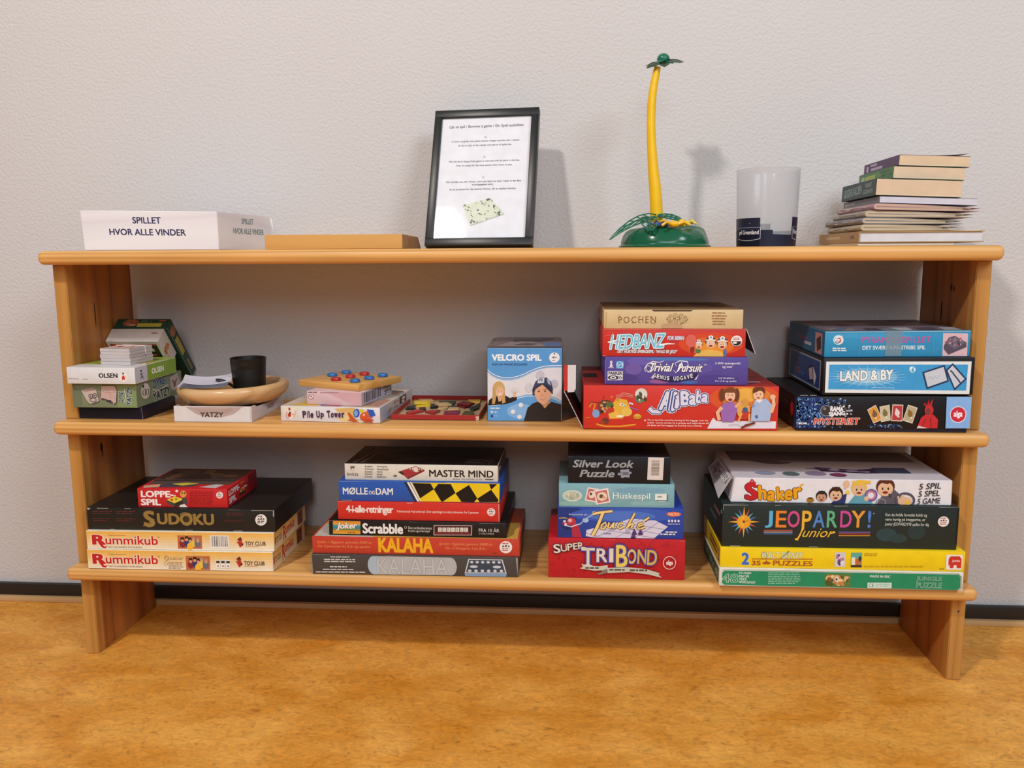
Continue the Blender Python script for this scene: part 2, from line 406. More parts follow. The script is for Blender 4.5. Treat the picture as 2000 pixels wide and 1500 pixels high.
# ---- lowest shelf, first pile from the left
def gradient(a, x0, x1, y0, y1, c0, c1, n=7):
    A = [int(c0[i:i+2], 16) for i in (1, 3, 5)]; B = [int(c1[i:i+2], 16) for i in (1, 3, 5)]
    for i in range(n):
        t = i/(n-1); c = '#%02x%02x%02x' % tuple(int(p+(q-p)*t) for p, q in zip(A, B))
        a.r(x0, y0+(y1-y0)*i/n, x1, y0+(y1-y0)*(i+1)/n, c)
def people_pic(a, x0, y0, x1, y1):
    w, h = x1-x0, y1-y0
    a.r(x0, y0, x1, y1, '#c06c42')
    for fx, fy, c in ((.2, .62, '#8c2c30'), (.4, .6, '#2c3f78'), (.6, .6, '#e8c84a'), (.82, .62, '#6f6f78'), (.5, .85, '#f0b83a')):
        a.e(x0+w*fx, y0+h*fy, w*.13, h*.3, c, n=12)
    for fx, fy, c in ((.2, .28, '#2a1c1a'), (.38, .2, '#2a1c1a'), (.52, .3, '#3a241c'), (.66, .22, '#b98a6a'), (.84, .3, '#b98a6a')):
        a.e(x0+w*fx, y0+h*fy, w*.08, h*.15, c, n=12); a.e(x0+w*fx, y0+h*(fy+.12), w*.06, h*.11, '#d9a078', n=12)
def rummy(lower):
    W, H, D = (.4047, .0424, .213) if lower else (.4072, .0405, .213)
    b = boxmb(W, D, H, '#e9dcc4')
    a = fr(b, W, D, H, (115, 0), (1585, 12), (115, 150)) 
    a = fr(b, W, D, H, (115, 740), (1580, 750), (118, 887)) if lower else fr(b, W, D, H, (115, 590), (1588, 600), (118, 735))
    y = 150 if lower else 0
    xs = 0 if lower else 3
    gradient(a, 115, 1588, 592+y, 745+y, '#eeb554', '#f0e6d2')
    ol = ('#f2e3c8', .045)
    a.l([(222+xs, 668+y), (238+xs, 704+y), (256+xs, 724+y), (276+xs, 716+y)], [34, 32, 28, 12], '#f2e3c8'); a.t('R', 155+xs, 622+y, 268+xs, 700+y, '#c4232a', .055, ol=ol); a.l([(205+xs, 660+y), (222+xs, 690+y), (240+xs, 716+y), (258+xs, 722+y), (274+xs, 710+y)], [20, 22, 19, 14, 6], '#c4232a'); a.t('ummikub', 262+xs, 628+y, 680+xs, 698+y, '#c4232a', .025, ol=ol)
    a.t('Original Rummikub', 288, 620+y, 425, 631+y, '#7a4a2a'); a.t('DET KLASSISKE FAMILIESPIL', 285, 713+y, 558, 724+y, '#6a3c28')
    a.t('®', 682, 632+y, 695, 645+y, '#7a4a2a')
    if lower:
        people_pic(a, 900, 782, 1090, 888)
        a.ring(750, 800, 17, 17, 3, '#8a6a4a'); a.l([(738, 788), (762, 812)], 3, '#8a6a4a'); a.dash(775, 795, 885, 818, 2, '#a88a66', .4)
        a.ring(742, 842, 13, 13, 2, '#8a6a4a'); a.dash(762, 830, 880, 886, 5, '#a88a66', .4)
        for i, c in enumerate(('#2a2a2c', '#2a2a2c', '#2a2a2c')):
            x = 1135+i*40; a.r(x, 808, x+36, 872, '#f4efe6'); a.e(x+11, 825, 8, 11, c, n=9); a.e(x+25, 825, 8, 11, c, n=9); a.r(x+10, 852, x+26, 860, '#8f6a5a')
    else:
        people_pic(a, 838, 622, 1028, 727)
        a.r(1095, 620, 1240, 722, '#f1ece4')
        q = random.Random(4); x = 1104
        while x < 1230: w = 2+q.random()*6; a.r(x, 626, x+w, 708, '#3a3634', False); x += w+3+q.random()*4
    x = 1305 if not lower else 1298
    a.e(x+20, 652+y, 18, 12, '#8c2c26'); a.e(x+24, 640+y, 8, 6, '#2c2422'); a.p([(x, 668+y), (x+40, 664+y), (x+30, 710+y), (x+18, 712+y)], '#c0322a'); a.l([(x-4, 672+y), (x+48, 684+y)], 8, '#c0322a'); a.e(x+38, 692+y, 7, 8, '#2c2422')
    a.t('TOY CLUB', x+60, 666+y, x+220, 697+y, '#4a3226', .015); a.r(x+60, 702+y, x+165, 705+y, '#d0902c'); 
    s = face(b, 'right', W, D, H)
    gradient(s, 0, 100, 0, 100, '#e6ad52', '#ead9b8')
    s.t('TOY CLUB', 6, 34, 22, 66, '#5a3c28', .02); s.e(3.6, 50, 1.6, 22, '#b8302a')
    s.t('R', 27, 12, 36, 92, '#c4232a', .03); s.t('ummikub', 35.5, 16, 62, 66, '#c4232a', .03); s.r(73, 10, 90, 90, '#7a3a2c'); s.blobs(73, 10, 90, 90, ['#c87848', '#2a1c1a', '#8c2c30'], 8, 2, 4)
    return b, H
b, h = rummy(True)
game('board_game_box', 'lower of two orange and cream game boxes with red lettering on the lowest shelf', b, 'low', -.6912, .0060, 0, 0.6)
acc = h+.0003
b, h = rummy(False)
game('board_game_box', 'orange and cream game box with red lettering and a barcode on its front edge', b, 'low', -.6895, .0095, acc, .9)
acc += h+.0003
W, H, D = .4099, .0484, .256
t = game2('board_game_box', 'wide worn black game box with dull gold lettering under a small red box', 'low', -.6879, .0160, acc, .5)
b = boxmb(W, D, H, '#211e1c', .0014)
a = fr(b, W, D, H, (112, 410), (1600, 420), (122, 582))
a.t('S', 568, 432, 660, 560, '#97783f', .045, ol=('#3a3020', .03)); a.l([(575, 470), (600, 445), (650, 440)], 6, '#97783f'); a.l([(565, 552), (610, 530), (655, 500)], 7, '#97783f')
a.t('UDOKU', 675, 452, 1128, 540, '#97783f', .05); a.e(912, 497, 22, 24, '#3a3020'); a.l([(858, 462), (890, 446), (930, 452), (958, 470)], 8, '#97783f'); a.l([(880, 535), (915, 545), (950, 530)], 8, '#97783f')
for q in ((165, 438, 322, 468), (355, 438, 512, 468), (165, 495, 310, 527), (352, 495, 515, 527), (1222, 445, 1362, 475), (1205, 500, 1378, 515)): a.dash(*q, 2, '#6f302c', .32)
a.seal(1495, 497, 45, c2='#2a2626')
worn(a, [(200, 290, 413, 5), (420, 470, 414, 5), (1240, 1330, 418, 4), (1420, 1595, 419, 7), (300, 340, 577, 4), (900, 960, 580, 4), (1280, 1350, 582, 4)], '#a8a096'); a.r(1588, 424, 1597, 470, '#a8a096'); a.p([(118, 412), (150, 412), (128, 430)], '#b8b0a6')
b.build('box_lid', t)
b = boxmb(W-.005, D-.005, .0012, '#171413', 0); 
acc += H+.0003
W, H, D = .1954, .041, .168
b = boxmb(W, D, H, '#c4262a')
a = fr(b, W, D, H, (515, 255), (1220, 262), (525, 402))
a.t('LOPPE-', 545, 275, 805, 326, '#efe6e4', .05); a.t('SPIL', 545, 338, 705, 389, '#efe6e4', .05)
a.p([(748, 345), (812, 318), (885, 340), (812, 372)], '#e3c63a'); a.p([(748, 345), (812, 372), (812, 402), (752, 372)], '#4a4644'); a.p([(812, 372), (885, 340), (880, 385), (812, 402)], '#2f2c2b')
a.e(790, 345, 12, 7, '#c4262a'); a.e(825, 340, 10, 6, '#3f7a3c'); a.e(880, 300, 25, 28, '#d89a4a'); a.e(872, 292, 5, 7, '#2a2222'); a.e(892, 292, 5, 7, '#2a2222'); a.p([(870, 330), (905, 325), (915, 375), (880, 385)], '#4a4644'); a.p([(855, 385), (890, 378), (915, 402), (850, 402)], '#e8e0dc'); a.e(830, 276, 12, 10, '#e8e0dc'); a.e(815, 312, 6, 6, '#e8e0dc')
a.dash(930, 280, 1122, 388, 8, '#8c181c', .35); a.seal(1165, 307, 27)
s = face(b, 'right', W, D, H); s.t('LOPPE-', 5, 14, 40, 44, '#efe6e4', .05); s.t('SPIL', 5, 54, 28, 86, '#efe6e4', .05); s.blobs(34, 12, 68, 90, ['#2a2222', '#e8e0dc', '#3a3432', '#d89a4a'], 12, 2, 9, 3); s.r(70, 4, 98, 96, '#8c1c22')
s = face(b, 'top', W, D, H); s.r(3, 3, 97, 80, '#5a4a44'); s.p([(10, 96), (30, 70), (62, 72), (58, 90), (35, 94)], '#4c4756'); s.p([(30, 78), (44, 72), (60, 75), (45, 86)], '#d9c83c'); s.p([(66, 92), (80, 78), (90, 80), (86, 96)], '#cfc6c6'); s.p([(3, 88), (18, 80), (22, 94), (6, 98)], '#d8b090'); s.blobs(5, 5, 95, 62, ['#6a5850', '#4a3a36', '#8a6a4a'], 14, 5, 14, 8); s.r(3, 60, 97, 64, '#2f2828')
game('board_game_box', 'small red game box with fat white lettering lying on the worn black box', b, 'low', -.6842, .0235, acc, .6)

# ---- lowest shelf, second pile
acc = 0
W, H, D = .4321, .0426, .19
b = boxmb(W, D, H, '#494440', .0015)
a = fr(b, W, D, H, (80, 955), (1797, 972), (75, 1110))
pill = [(600+50*math.cos(math.radians(q)), 1040+72*math.sin(math.radians(q))) for q in range(90, 271, 15)]+[(1240+50*math.cos(math.radians(q)), 1046+70*math.sin(math.radians(q))) for q in range(270, 451, 15)]
a.p(pill, '#b3b3b2'); a.p([(600+50*math.cos(math.radians(q)), 1040+72*math.sin(math.radians(q))) for q in range(90, 271, 15)]+[(640, 968), (625, 1112)], '#a9b9c6')
a.t('KALAHA', 628, 984, 1215, 1110, '#c2c2c0', .0, ol=('#8b8b8a', .022))
a.p([(1388, 985), (1668, 988), (1698, 1098), (1352, 1098)], '#c9ccd0'); a.p([(1396, 992), (1660, 995), (1686, 1090), (1364, 1090)], '#3a4656'); a.p([(1352, 1100), (1698, 1100), (1692, 1126), (1356, 1126)], '#7f9bc0')
for i in range(6): a.e(1415+i*45, 1010, 14, 10, '#c9ccd0', n=10, bump=False); a.e(1395+i*52, 1078, 15, 11, '#c9ccd0', n=10, bump=False)
a.e(1430, 1045, 32, 11, '#c9ccd0'); a.e(1620, 1047, 34, 11, '#c9ccd0')
a.dash(240, 973, 410, 985, 1, '#d8d4ce', .5); a.dash(185, 992, 465, 1025, 2, '#d8d4ce', .5); a.dash(230, 1050, 420, 1065, 1, '#d8d4ce', .5); a.dash(170, 1070, 475, 1085, 1, '#d8d4ce', .5); a.dash(108, 1092, 540, 1106, 1, '#d8d4ce', .5)
worn(a, [(84, 240, 957, 4), (700, 900, 964, 3), (1500, 1780, 969, 4)], '#a39d95'); a.r(78, 960, 86, 1105, '#8d8780'); a.p([(1778, 972), (1796, 972), (1790, 1120), (1782, 1040)], '#a39d95')
game('board_game_box', 'scuffed dark grey game box with a pale oval title, lowest of six', b, 'low', -.1880, .0052, 0, .6)
acc += H+.0003
W, H, D = .4334, .0366, .215
b = boxmb(W, D, H, '#c2402e')
a = fr(b, W, D, H, (85, 798), (1810, 825), (85, 943))
a.t('KALAHA', 640, 808, 1098, 937, '#efae22', .045, ol=('#a8742a', .02))
o = '#e8965c'
a.t('Spillet i Ægypten gennem 5000 år.', 125, 838, 592, 866, o, .0, .3); a.t('For 2 personer fra 8 år og opefter.', 130, 874, 580, 902, o, .0, .3)
a.t('Spelet i Egypten genom 5000 år.', 1145, 852, 1590, 882, o, .0, .3); a.t('För 2 deltagare från 8 år.', 1197, 890, 1535, 916, o, .0, .3); a.seal(1697, 890, 52); a.r(1590, 938, 1622, 942, '#3a2a24')
s = face(b, 'top', W, D, H); s.r(1, 1, 99, 99, '#d8a24a'); s.p([(1, 99), (30, 99), (12, 60), (1, 60)], '#c9c0b4'); s.r(60, 1, 99, 50, '#a8482c')
s = face(b, 'right', W, D, H); s.full('#6b4a3a'); s.r(0, 0, 20, 100, '#b0472e'); s.r(40, 20, 80, 80, '#3a2c28')
game('board_game_box', 'orange-red game box with big yellow capitals under the narrow black box', b, 'low', -.1858, .0100, acc, .5)
acc += H+.0003
W, H, D = .3728, .0325, .235
b = boxmb(W, D, H, '#1b1817', .0012)
a = fr(b, W, D, H, (224, 665), (1700, 686), (228, 785))
for i, c in enumerate(('#dd8a2c', '#df9a34', '#4d9a94', '#3a7f9c', '#6f8a4a', '#dd8a2c', '#d9a23a')): a.p([(262, 673+i*14.6), (493, 676+i*14.6), (493, 691+i*14.6), (262, 688+i*14.6)], c)
a.t('Joker', 288, 684, 468, 750, '#efe6dc', .04, .25, 2, ol=('#6a4a2a', .04)); a.dash(385, 764, 455, 774, 1, '#8a5a2a', .6)
a.t('Scrabble', 510, 692, 850, 774, '#e9e5e0', .045); a.ring(871, 723, 9, 9, 2, '#e9e5e0')
a.t('Det verdensberømte', 893, 716, 1088, 738, '#cfc8c0', .01); a.t('kryds-og-tværsspil', 893, 742, 1072, 764, '#cfc8c0', .01)
a.r(1103, 704, 1420, 784, '#c29c9a'); a.r(1110, 710, 1412, 778, '#3c1c1c'); a.r(1118, 758, 1404, 772, '#7a2c2c')
for i in range(7): a.r(1140+i*36, 722, 1170+i*36, 756, '#e2dcd0'); a.t('SCRABLE'[i], 1148+i*36, 728, 1160+i*36, 750, '#3a2c28')
a.t('FRA 10 ÅR', 1475, 722, 1642, 757, '#e0dad2', .0); a.t('2-4 DELTAGERE', 1475, 763, 1600, 775, '#c8c0b8')
worn(a, [(224, 500, 666, 4), (900, 1000, 676, 3), (1480, 1690, 683, 5)], '#a39d95'); a.r(224, 668, 231, 780, '#8d8780')
game('board_game_box', 'narrow black game box with bold white title and a rainbow patch at its left end', b, 'low', -.1826, .0175, acc, -.2)
acc += H+.0003
W, H, D = .3389, .0391, .225
b = boxmb(W, D, H, '#cd3026')
a = fr(b, W, D, H, (302, 510), (1645, 527), (300, 665))
a.t('4-i-alle-retninger', 370, 545, 768, 627, '#ece0da', .035, sp=.86); a.t('3-dimensionalt 4-på-stribe-spil. Giver spændingen en ekstra dimension. For 2 personer.', 795, 587, 1476, 613, '#ecd8d0', .01); a.seal(1575, 597, 33)
worn(a, [(302, 420, 512, 4), (880, 930, 520, 5), (1500, 1640, 525, 4)], '#d8c8be'); a.r(1636, 530, 1643, 680, '#d8b8ae')
game('board_game_box', 'plain bright red game box with one line of white lettering under the chequered box', b, 'low', -.1799, .0215, acc, -.2)
acc += H+.0003
W, H, D = .3376, .0428, .215
b = boxmb(W, D, H, '#2a57ac')
a = fr(b, W, D, H, (305, 335), (1650, 355), (310, 505))
a.t('MØLLE', 343, 393, 555, 452, '#e9e6e2', .03); a.t('OG', 562, 421, 612, 452, '#e9e6e2', .02); a.t('DAM', 620, 398, 765, 455, '#e9e6e2', .03)
a.p([(855, 345), (925, 350), (1005, 515), (945, 512)], '#1f2a44'); a.p([(880, 346), (898, 347), (988, 514), (968, 514)], '#e9e6da'); a.p([(905, 347), (920, 348), (1002, 515), (992, 515)], '#e9e6da')
a.p([(925, 352), (1648, 362), (1645, 520), (1000, 512)], '#e9c51e')
k = '#171310'
a.p([(928, 356), (1078, 360), (1105, 408), (992, 485)], k); a.p([(1105, 408), (1142, 362), (1245, 364), (1285, 440), (1182, 512), (1168, 512)], k); a.p([(1285, 442), (1395, 372), (1465, 485), (1440, 517), (1335, 515)], k); a.p([(1465, 487), (1578, 412), (1640, 498), (1635, 518), (1485, 517)], k); a.p([(1560, 364), (1628, 365), (1578, 412)], k)
worn(a, [(312, 600, 338, 3), (1200, 1500, 352, 3), (330, 420, 500, 4)], '#c9c2b8')
game('board_game_box', 'blue game box with yellow and black chequers on the right half of its front', b, 'low', -.1781, .0250, acc, 0)
acc += H+.0003
W, H, D = .3207, .0345, .165
b = boxmb(W, D, H, '#d9d3c6')
a = fr(b, W, D, H, (352, 200), (1627, 206), (358, 336))
a.t('MASTER MIND', 1062, 246, 1595, 305, '#23201e', .03); a.t('BREAK THE HIDDEN CODE', 1262, 315, 1505, 328, '#23201e'); a.r(1525, 316, 1595, 326, '#5a544e')
a.p([(812, 262), (950, 215), (1025, 247), (880, 318)], '#a3343a'); a.p([(880, 318), (1025, 247), (1022, 258), (885, 327)], '#6f2026'); a.p([(895, 240), (950, 220), (1010, 246), (955, 268)], '#d9cfc4'); a.blobs(900, 226, 1000, 262, ['#a3343a', '#3a2c28', '#d9a23a'], 10, 4, 8, 5); a.p([(805, 266), (822, 258), (858, 280), (842, 290)], '#2a2422'); a.blobs(760, 285, 800, 312, ['#3a3432', '#8a847c'], 5, 4, 8)
a.e(420, 238, 14, 18, '#55504a'); a.p([(402, 222), (440, 220), (434, 250), (410, 252)], '#6a645c'); a.e(424, 250, 12, 12, '#d9d3c6'); a.t('Invicta', 375, 272, 470, 302, '#55504a', 0, .1)
for i, (p, q) in enumerate((('English', 'Portugues'), ('Français', 'Nederlands'), ('Deutsch', 'Norsk'), ('Español', 'Dansk'), ('Svenska', 'Italiano'))):
    y = 216+i*21; a.t(p, 526, y, 526+len(p)*9, y+14, '#3f3a36', .01); a.t(q, 628, y, 628+len(q)*9.5, y+14, '#3f3a36', .01)
s = face(b, 'top', W, D, H, rough=.25); s.full('#191618'); s.blobs(20, 20, 75, 85, ['#2c2422', '#332c2a', '#242024'], 14, 4, 12, 4); s.p([(4, 95), (10, 40), (12, 40), (7, 95)], '#4a4644'); s.p([(9, 95), (14, 40), (16, 40), (12, 95)], '#4a4644'); s.dash(78, 70, 96, 92, 4, '#5a5450', .4)
s = face(b, 'right', W, D, H); s.full('#3a2c2c'); s.r(0, 0, 10, 100, '#c8c0b4'); s.blobs(12, 5, 60, 95, ['#7a3a3c', '#c8c0b4', '#2a2222'], 9, 4, 10, 9)
game('board_game_box', 'white-edged game box with black bold title and black top, topmost of six', b, 'low', -.1743, .0310, acc, -.6)

# ---- lowest shelf, third pile
acc = 0
W, H, D = .2762, .0849, .2
b = boxmb(W, D, H, '#bd2029')
a = fr(b, W, D, H, (105, 1005), (1440, 1022), (105, 1388))
q = random.Random(3)
for i in range(150):
    x, y = 120+q.random()*1290, 1020+q.random()*370; w = 10+q.random()*22; th = q.random()*6.3
    a.l([(x+w*math.cos(th+j*.6)*(.4+.2*j), y+w*math.sin(th+j*.6)*(.4+.2*j)) for j in range(4)], 6, '#a81a24' if i % 2 else '#cb343a')
for ch, x0, y0, x1, y1 in (('S', 155, 1062, 225, 1148), ('U', 228, 1064, 290, 1132), ('P', 292, 1056, 345, 1122), ('E', 348, 1050, 395, 1112), ('R', 397, 1042, 452, 1106)): a.t(ch, x0, y0, x1, y1, '#e6dccb', .02, 0, 6, ol=('#3f2c3c', .06))
ol = (('#43377a', .075), ('#5d4a98', .04))
for ch, x0, y0, x1, y1, c in (('T', 430, 1095, 562, 1262, '#e2d6c2'), ('R', 578, 1100, 690, 1232, '#e2d6c2'), ('I', 702, 1100, 745, 1232, '#e2d6c2'), ('O', 878, 1105, 965, 1245, '#d9c07a'), ('N', 978, 1108, 1068, 1245, '#d3b25c'), ('D', 1072, 1112, 1168, 1256, '#cfae54')): a.t(ch, x0, y0, x1, y1, c, .02, 0, -2 if x0 > 800 else 0, ol=ol)
a.t('B', 768, 1065, 882, 1275, '#e8cd62', .02, ol=ol); a.l([(425, 1100), (445, 1090), (520, 1112), (562, 1104)], 14, '#e2d6c2'); a.l([(460, 1262), (500, 1256), (540, 1270)], 14, '#e2d6c2')
a.p([(418, 1292), (445, 1275), (432, 1245), (470, 1262), (600, 1272), (688, 1256), (690, 1306), (560, 1312), (470, 1300)], '#c9c8b8'); a.dash(470, 1278, 640, 1296, 1, '#5a5248', .9)
a.p([(585, 1345), (640, 1318), (625, 1318), (680, 1290), (690, 1332), (610, 1350)], '#7f7a6a'); a.p([(685, 1285), (880, 1276), (1060, 1292), (1195, 1330), (1185, 1345), (1215, 1375), (1090, 1345), (900, 1322), (690, 1334)], '#c3c2b2'); a.dash(705, 1294, 900, 1312, 1, '#5a5248', .9); a.dash(905, 1296, 1100, 1316, 1, '#5a5248', .9)
a.ring(1288, 1232, 60, 60, 6, '#e6dcd2'); a.t('alga', 1256, 1208, 1322, 1262, '#ece4de', .04)
worn(a, [(700, 760, 1014, 4), (1380, 1438, 1022, 5)], '#d8b0a8'); a.p([(1420, 1402), (1440, 1390), (1440, 1402)], '#d8b0a8')
game('board_game_box', 'deep red patterned game box with cream and gold lettering under the royal blue box', b, 'low', .2277, .0115, 0, 0)
acc += H+.0003
W, H, D = .2530, .0638, .195
b = boxmb(W, D, H, '#2b46a0')
a = fr(b, W, D, H, (200, 710), (1425, 713), (195, 1007))
a.p([(200, 710), (420, 710), (320, 1000), (195, 1000)], '#22377f'); a.e(840, 780, 520, 70, '#3a5cb8'); a.e(820, 790, 330, 50, '#4f74c6')
a.p([(478, 930), (830, 840), (905, 815), (1150, 830), (1270, 888), (1135, 1006), (560, 1006), (470, 990)], '#d5d0e2')
for p0, p1 in (((560, 910), (1135, 1000)), ((680, 880), (1190, 960)), ((800, 850), (1235, 915)), ((1000, 822), (560, 1000)), ((1090, 826), (760, 1004)), ((1180, 845), (950, 1004)), ((470, 960), (640, 1004))): a.l([p0, p1], 4, '#6f6a8e')
a.r(700, 905, 770, 920, '#7f7a9a'); a.r(640, 955, 720, 970, '#8d88a6')
a.e(330, 850, 45, 40, '#c03a48'); a.e(318, 838, 20, 18, '#e6b0a0'); a.e(300, 905, 60, 22, '#1c2a60'); a.p([(330, 870), (400, 880), (430, 1006), (340, 1006)], '#b32c42'); a.l([(262, 885), (330, 900), (410, 870)], 10, '#e2dce8'); a.e(470, 835, 30, 22, '#a9c6e6'); a.l([(410, 880), (470, 820), (560, 770)], 12, '#9db4dc'); a.p([(535, 752), (595, 742), (600, 778), (545, 790)], '#e4dfe6'); a.l([(210, 818), (260, 812), (290, 820)], 8, '#d9b060'); a.blobs(230, 820, 300, 900, ['#e2dce8', '#b32c42', '#1c2a60'], 8, 8, 14, 6)
S = [([(540, 775), (590, 760), (650, 752), (732, 742)], 22), ([(640, 760), (610, 835), (580, 905), (535, 985)], 28), ([(665, 850), (625, 880), (620, 912), (648, 916), (672, 885), (665, 850)], 17), ([(700, 852), (688, 900), (708, 908), (742, 862)], 17), ([(748, 852), (736, 905), (752, 906)], 17), ([(835, 856), (800, 862), (782, 898), (805, 912), (845, 890)], 17), ([(950, 760), (915, 825), (868, 912)], 18), ([(880, 895), (925, 858), (935, 866), (912, 908), (938, 905)], 16), ([(975, 892), (1025, 870), (1022, 850), (990, 862), (975, 900), (1000, 914), (1050, 892)], 16), ([(1042, 830), (1088, 800)], 18)]
for pts, w in S: a.l(pts, w+13, '#5a3c2c')
for pts, w in S: a.l(pts, w, '#f0d084')
a.t('Et humoristisk spil...', 308, 770, 500, 790, '#e0dcea', .01)
for x, y in ((880, 935), (945, 950), (935, 985), (1005, 950)): a.p([(x, y-42), (x+26, y+12), (x-26, y+12)], '#5a3a78' if x > 900 else '#b9b0c8'); a.e(x, y+12, 26, 8, '#472c66' if x > 900 else '#a59cb8')
a.e(1325, 765, 72, 24, '#d8643a'); a.t('TACTIC', 1268, 752, 1382, 778, '#f0e2d6', .02)
for i, x in enumerate((1270, 1300, 1330, 1362)): a.e(x+10, 830, 11, 14, '#dcd8e6', n=9)
a.dash(1268, 856, 1385, 868, 1, '#c8c4d8', .7); a.dash(1245, 932, 1375, 948, 1, '#dcd8e6', .8); a.dash(1195, 953, 1375, 970, 1, '#dcd8e6', .8)
game('board_game_box', 'royal blue game box with yellow handwritten lettering over a white game board', b, 'low', .2354, .0140, acc, .5)
acc += H+.0003
W, H, D = .2317, .0488, .19
b = boxmb(W, D, H, '#7fadb6')
a = fr(b, W, D, H, (205, 475), (1335, 482), (210, 708))
for x, y, rx, ry, c in ((700, 530, 300, 30, '#86b2c0'), (1000, 540, 250, 30, '#7aa6bc'), (400, 670, 200, 25, '#8ab4ae'), (1100, 670, 200, 25, '#86b0b2')): a.e(x, y, rx, ry, c)
a.e(340, 597, 96, 56, '#d8ded2'); a.e(340, 597, 84, 46, '#b7c6b4'); a.blobs(275, 565, 405, 640, ['#d8d2bc', '#9aac98', '#c9b8a0'], 14, 8, 20, 2)
a.p([(490, 510), (602, 528), (585, 665), (463, 642)], '#e6dcd8'); a.p([(500, 525), (590, 540), (575, 650), (478, 632)], '#c06a68'); a.e(530, 585, 30, 36, '#e6d8c0'); a.e(522, 578, 12, 14, '#5a3c34')
a.p([(545, 545), (688, 516), (718, 660), (580, 685)], '#e9dfda'); a.p([(560, 558), (676, 534), (702, 648), (592, 670)], '#c4706c'); a.e(632, 602, 50, 44, '#e6d2b8'); a.e(625, 600, 20, 20, '#6a4a3c'); a.e(650, 612, 16, 12, '#d8a080')
a.t('Huskespil', 738, 566, 1100, 642, '#eef0ea', .0); 
for x0, x1, y in ((734, 752, 624), (766, 784, 624), (734, 752, 566), (766, 784, 566)): a.r(x0, y-1, x1, y+3, '#eef0ea')
a.r(1165, 578, 1275, 640, '#4f6a74'); a.r(1148, 572, 1262, 636, '#e2e6e2'); a.dash(1172, 595, 1235, 612, 1, '#8a9490', .8); a.r(1178, 645, 1250, 654, '#d2dad8')
game('board_game_box', 'pale teal game box with two picture cards and white title, under the black puzzle box', b, 'low', .2268, .0160, acc, .6)
acc += H+.0003
W, H, D = .2046, .0556, .19
t = game2('puzzle_box', 'black puzzle box with silver slanted lettering and a barcode sticker on its front', 'low', .2317, .0190, acc, .4, 'puzzle box')
b = boxmb(W, D, H, '#15151c', .001)
a = fr(b, W, D, H, (295, 205), (1297, 214), (300, 472))
a.t('Silver Look', 340, 243, 942, 319, '#9b9ea0', .03, .25); a.t('Puzzle', 410, 341, 757, 414, '#9b9ea0', .03, .25)
c = '#9498a6'; a.p([(810, 340), (895, 332), (905, 415), (820, 420)], c); a.e(800, 382, 14, 13, c); a.e(908, 370, 13, 12, c); a.e(855, 330, 12, 9, '#15151c'); a.e(862, 420, 12, 9, '#15151c'); a.t('1000', 825, 362, 892, 392, '#2a2c38', .02)
worn(a, [(295, 330, 207, 4), (1230, 1297, 214, 5)], '#8d8880')
b.build('box_body', t)
b = MB(); a = Art(b, (-W/2, -.0003, H), (W, 0, 0), (0, 0, -H), (295, 205), (1297, 214), (300, 472))
pts = [(1078, 216), (1232, 219), (1228, 441), (1076, 438)]; a.p(pts, '#dad0cb')
q = random.Random(9); y = 250
while y < 395: w = 3+q.random()*6; a.r(1112, y, 1190, y+w, '#7a6c54'); y += w+3+q.random()*4
o = b.build('barcode_sticker', t); o['label'] = 'white barcode sticker'

# ---- lowest shelf, right-hand pile
acc = 0
W, H, D = .4688, .0369, .2
b = boxmb(W, D, H, '#dedbd0')
a = fr(b, W, D, H, (225, 830), (1868, 858), (220, 945))
ring = [(237, 858), (254, 838), (1832, 864), (1853, 884), (1853, 958), (1828, 976), (252, 944), (234, 926)]
a.p(ring, '#3c5a4c'); a.p([(242+(x-242)*.997, y+(-2 if y > 900 else 2)) for x, y in ring], '#dedbd0'); a.p([(244, 862), (258, 845), (1828, 869), (1846, 886), (1846, 953), (1824, 970), (256, 939), (241, 924)], '#218a60')
a.t('48', 243, 868, 350, 925, '#218a60', .0, ol=('#dfe8dc', .03))
for tx, y0, x1 in (('STUKJES', 856, 443), ('PIECES', 875, 428), ('TEILE', 894, 410), ('MORCEAUX', 914, 470)): a.t(tx, 358, y0, x1, y0+15, '#e4ece4', .02)
a.dash(558, 858, 780, 938, 7, '#8fc6a8', .4)
a.r(940, 866, 1115, 950, '#5f7a3c'); a.blobs(945, 868, 1112, 948, ['#d9b37a', '#c8864a', '#e8d0a0', '#8a5a30', '#4a5a2c'], 34, 8, 20, 11); a.e(1020, 900, 14, 16, '#e6d6c4'); a.e(1020, 900, 7, 8, '#4a3a4a')
a.t('MADE IN EEC', 1243, 874, 1380, 889, '#e4ece4', .03); a.r(1228, 921, 1390, 957, '#d0e2d6'); a.t('CE', 1237, 927, 1272, 951, '#3d7a60'); a.dash(1282, 928, 1382, 952, 2, '#7fae98', .4)
for tx, y0 in (('JUNGLE', 882), ('PUZZLE', 921)): a.t(tx, 1553, y0, 1722, y0+34, '#3d9470', .0, ol=('#b9d8c4', .035))
s = face(b, 'left', W, D, H); s.full('#cfd2c4'); s.r(3, 8, 97, 92, '#20503c'); s.t('48', 76, 25, 92, 75, '#8fc6a8'); s.dash(40, 30, 72, 70, 4, '#7fae98', .4); s.dash(10, 25, 34, 70, 3, '#7fae98', .4)
game('puzzle_box', 'flat green puzzle box with a white rim under the bright yellow box', b, 'low', .6646, -.0118, 0, .3, 'puzzle box')
acc += H+.0003
W, H, D = .4690, .0408, .215
b = boxmb(W, D, H, '#efcc14')
a = fr(b, W, D, H, (232, 690), (1885, 718), (228, 824))
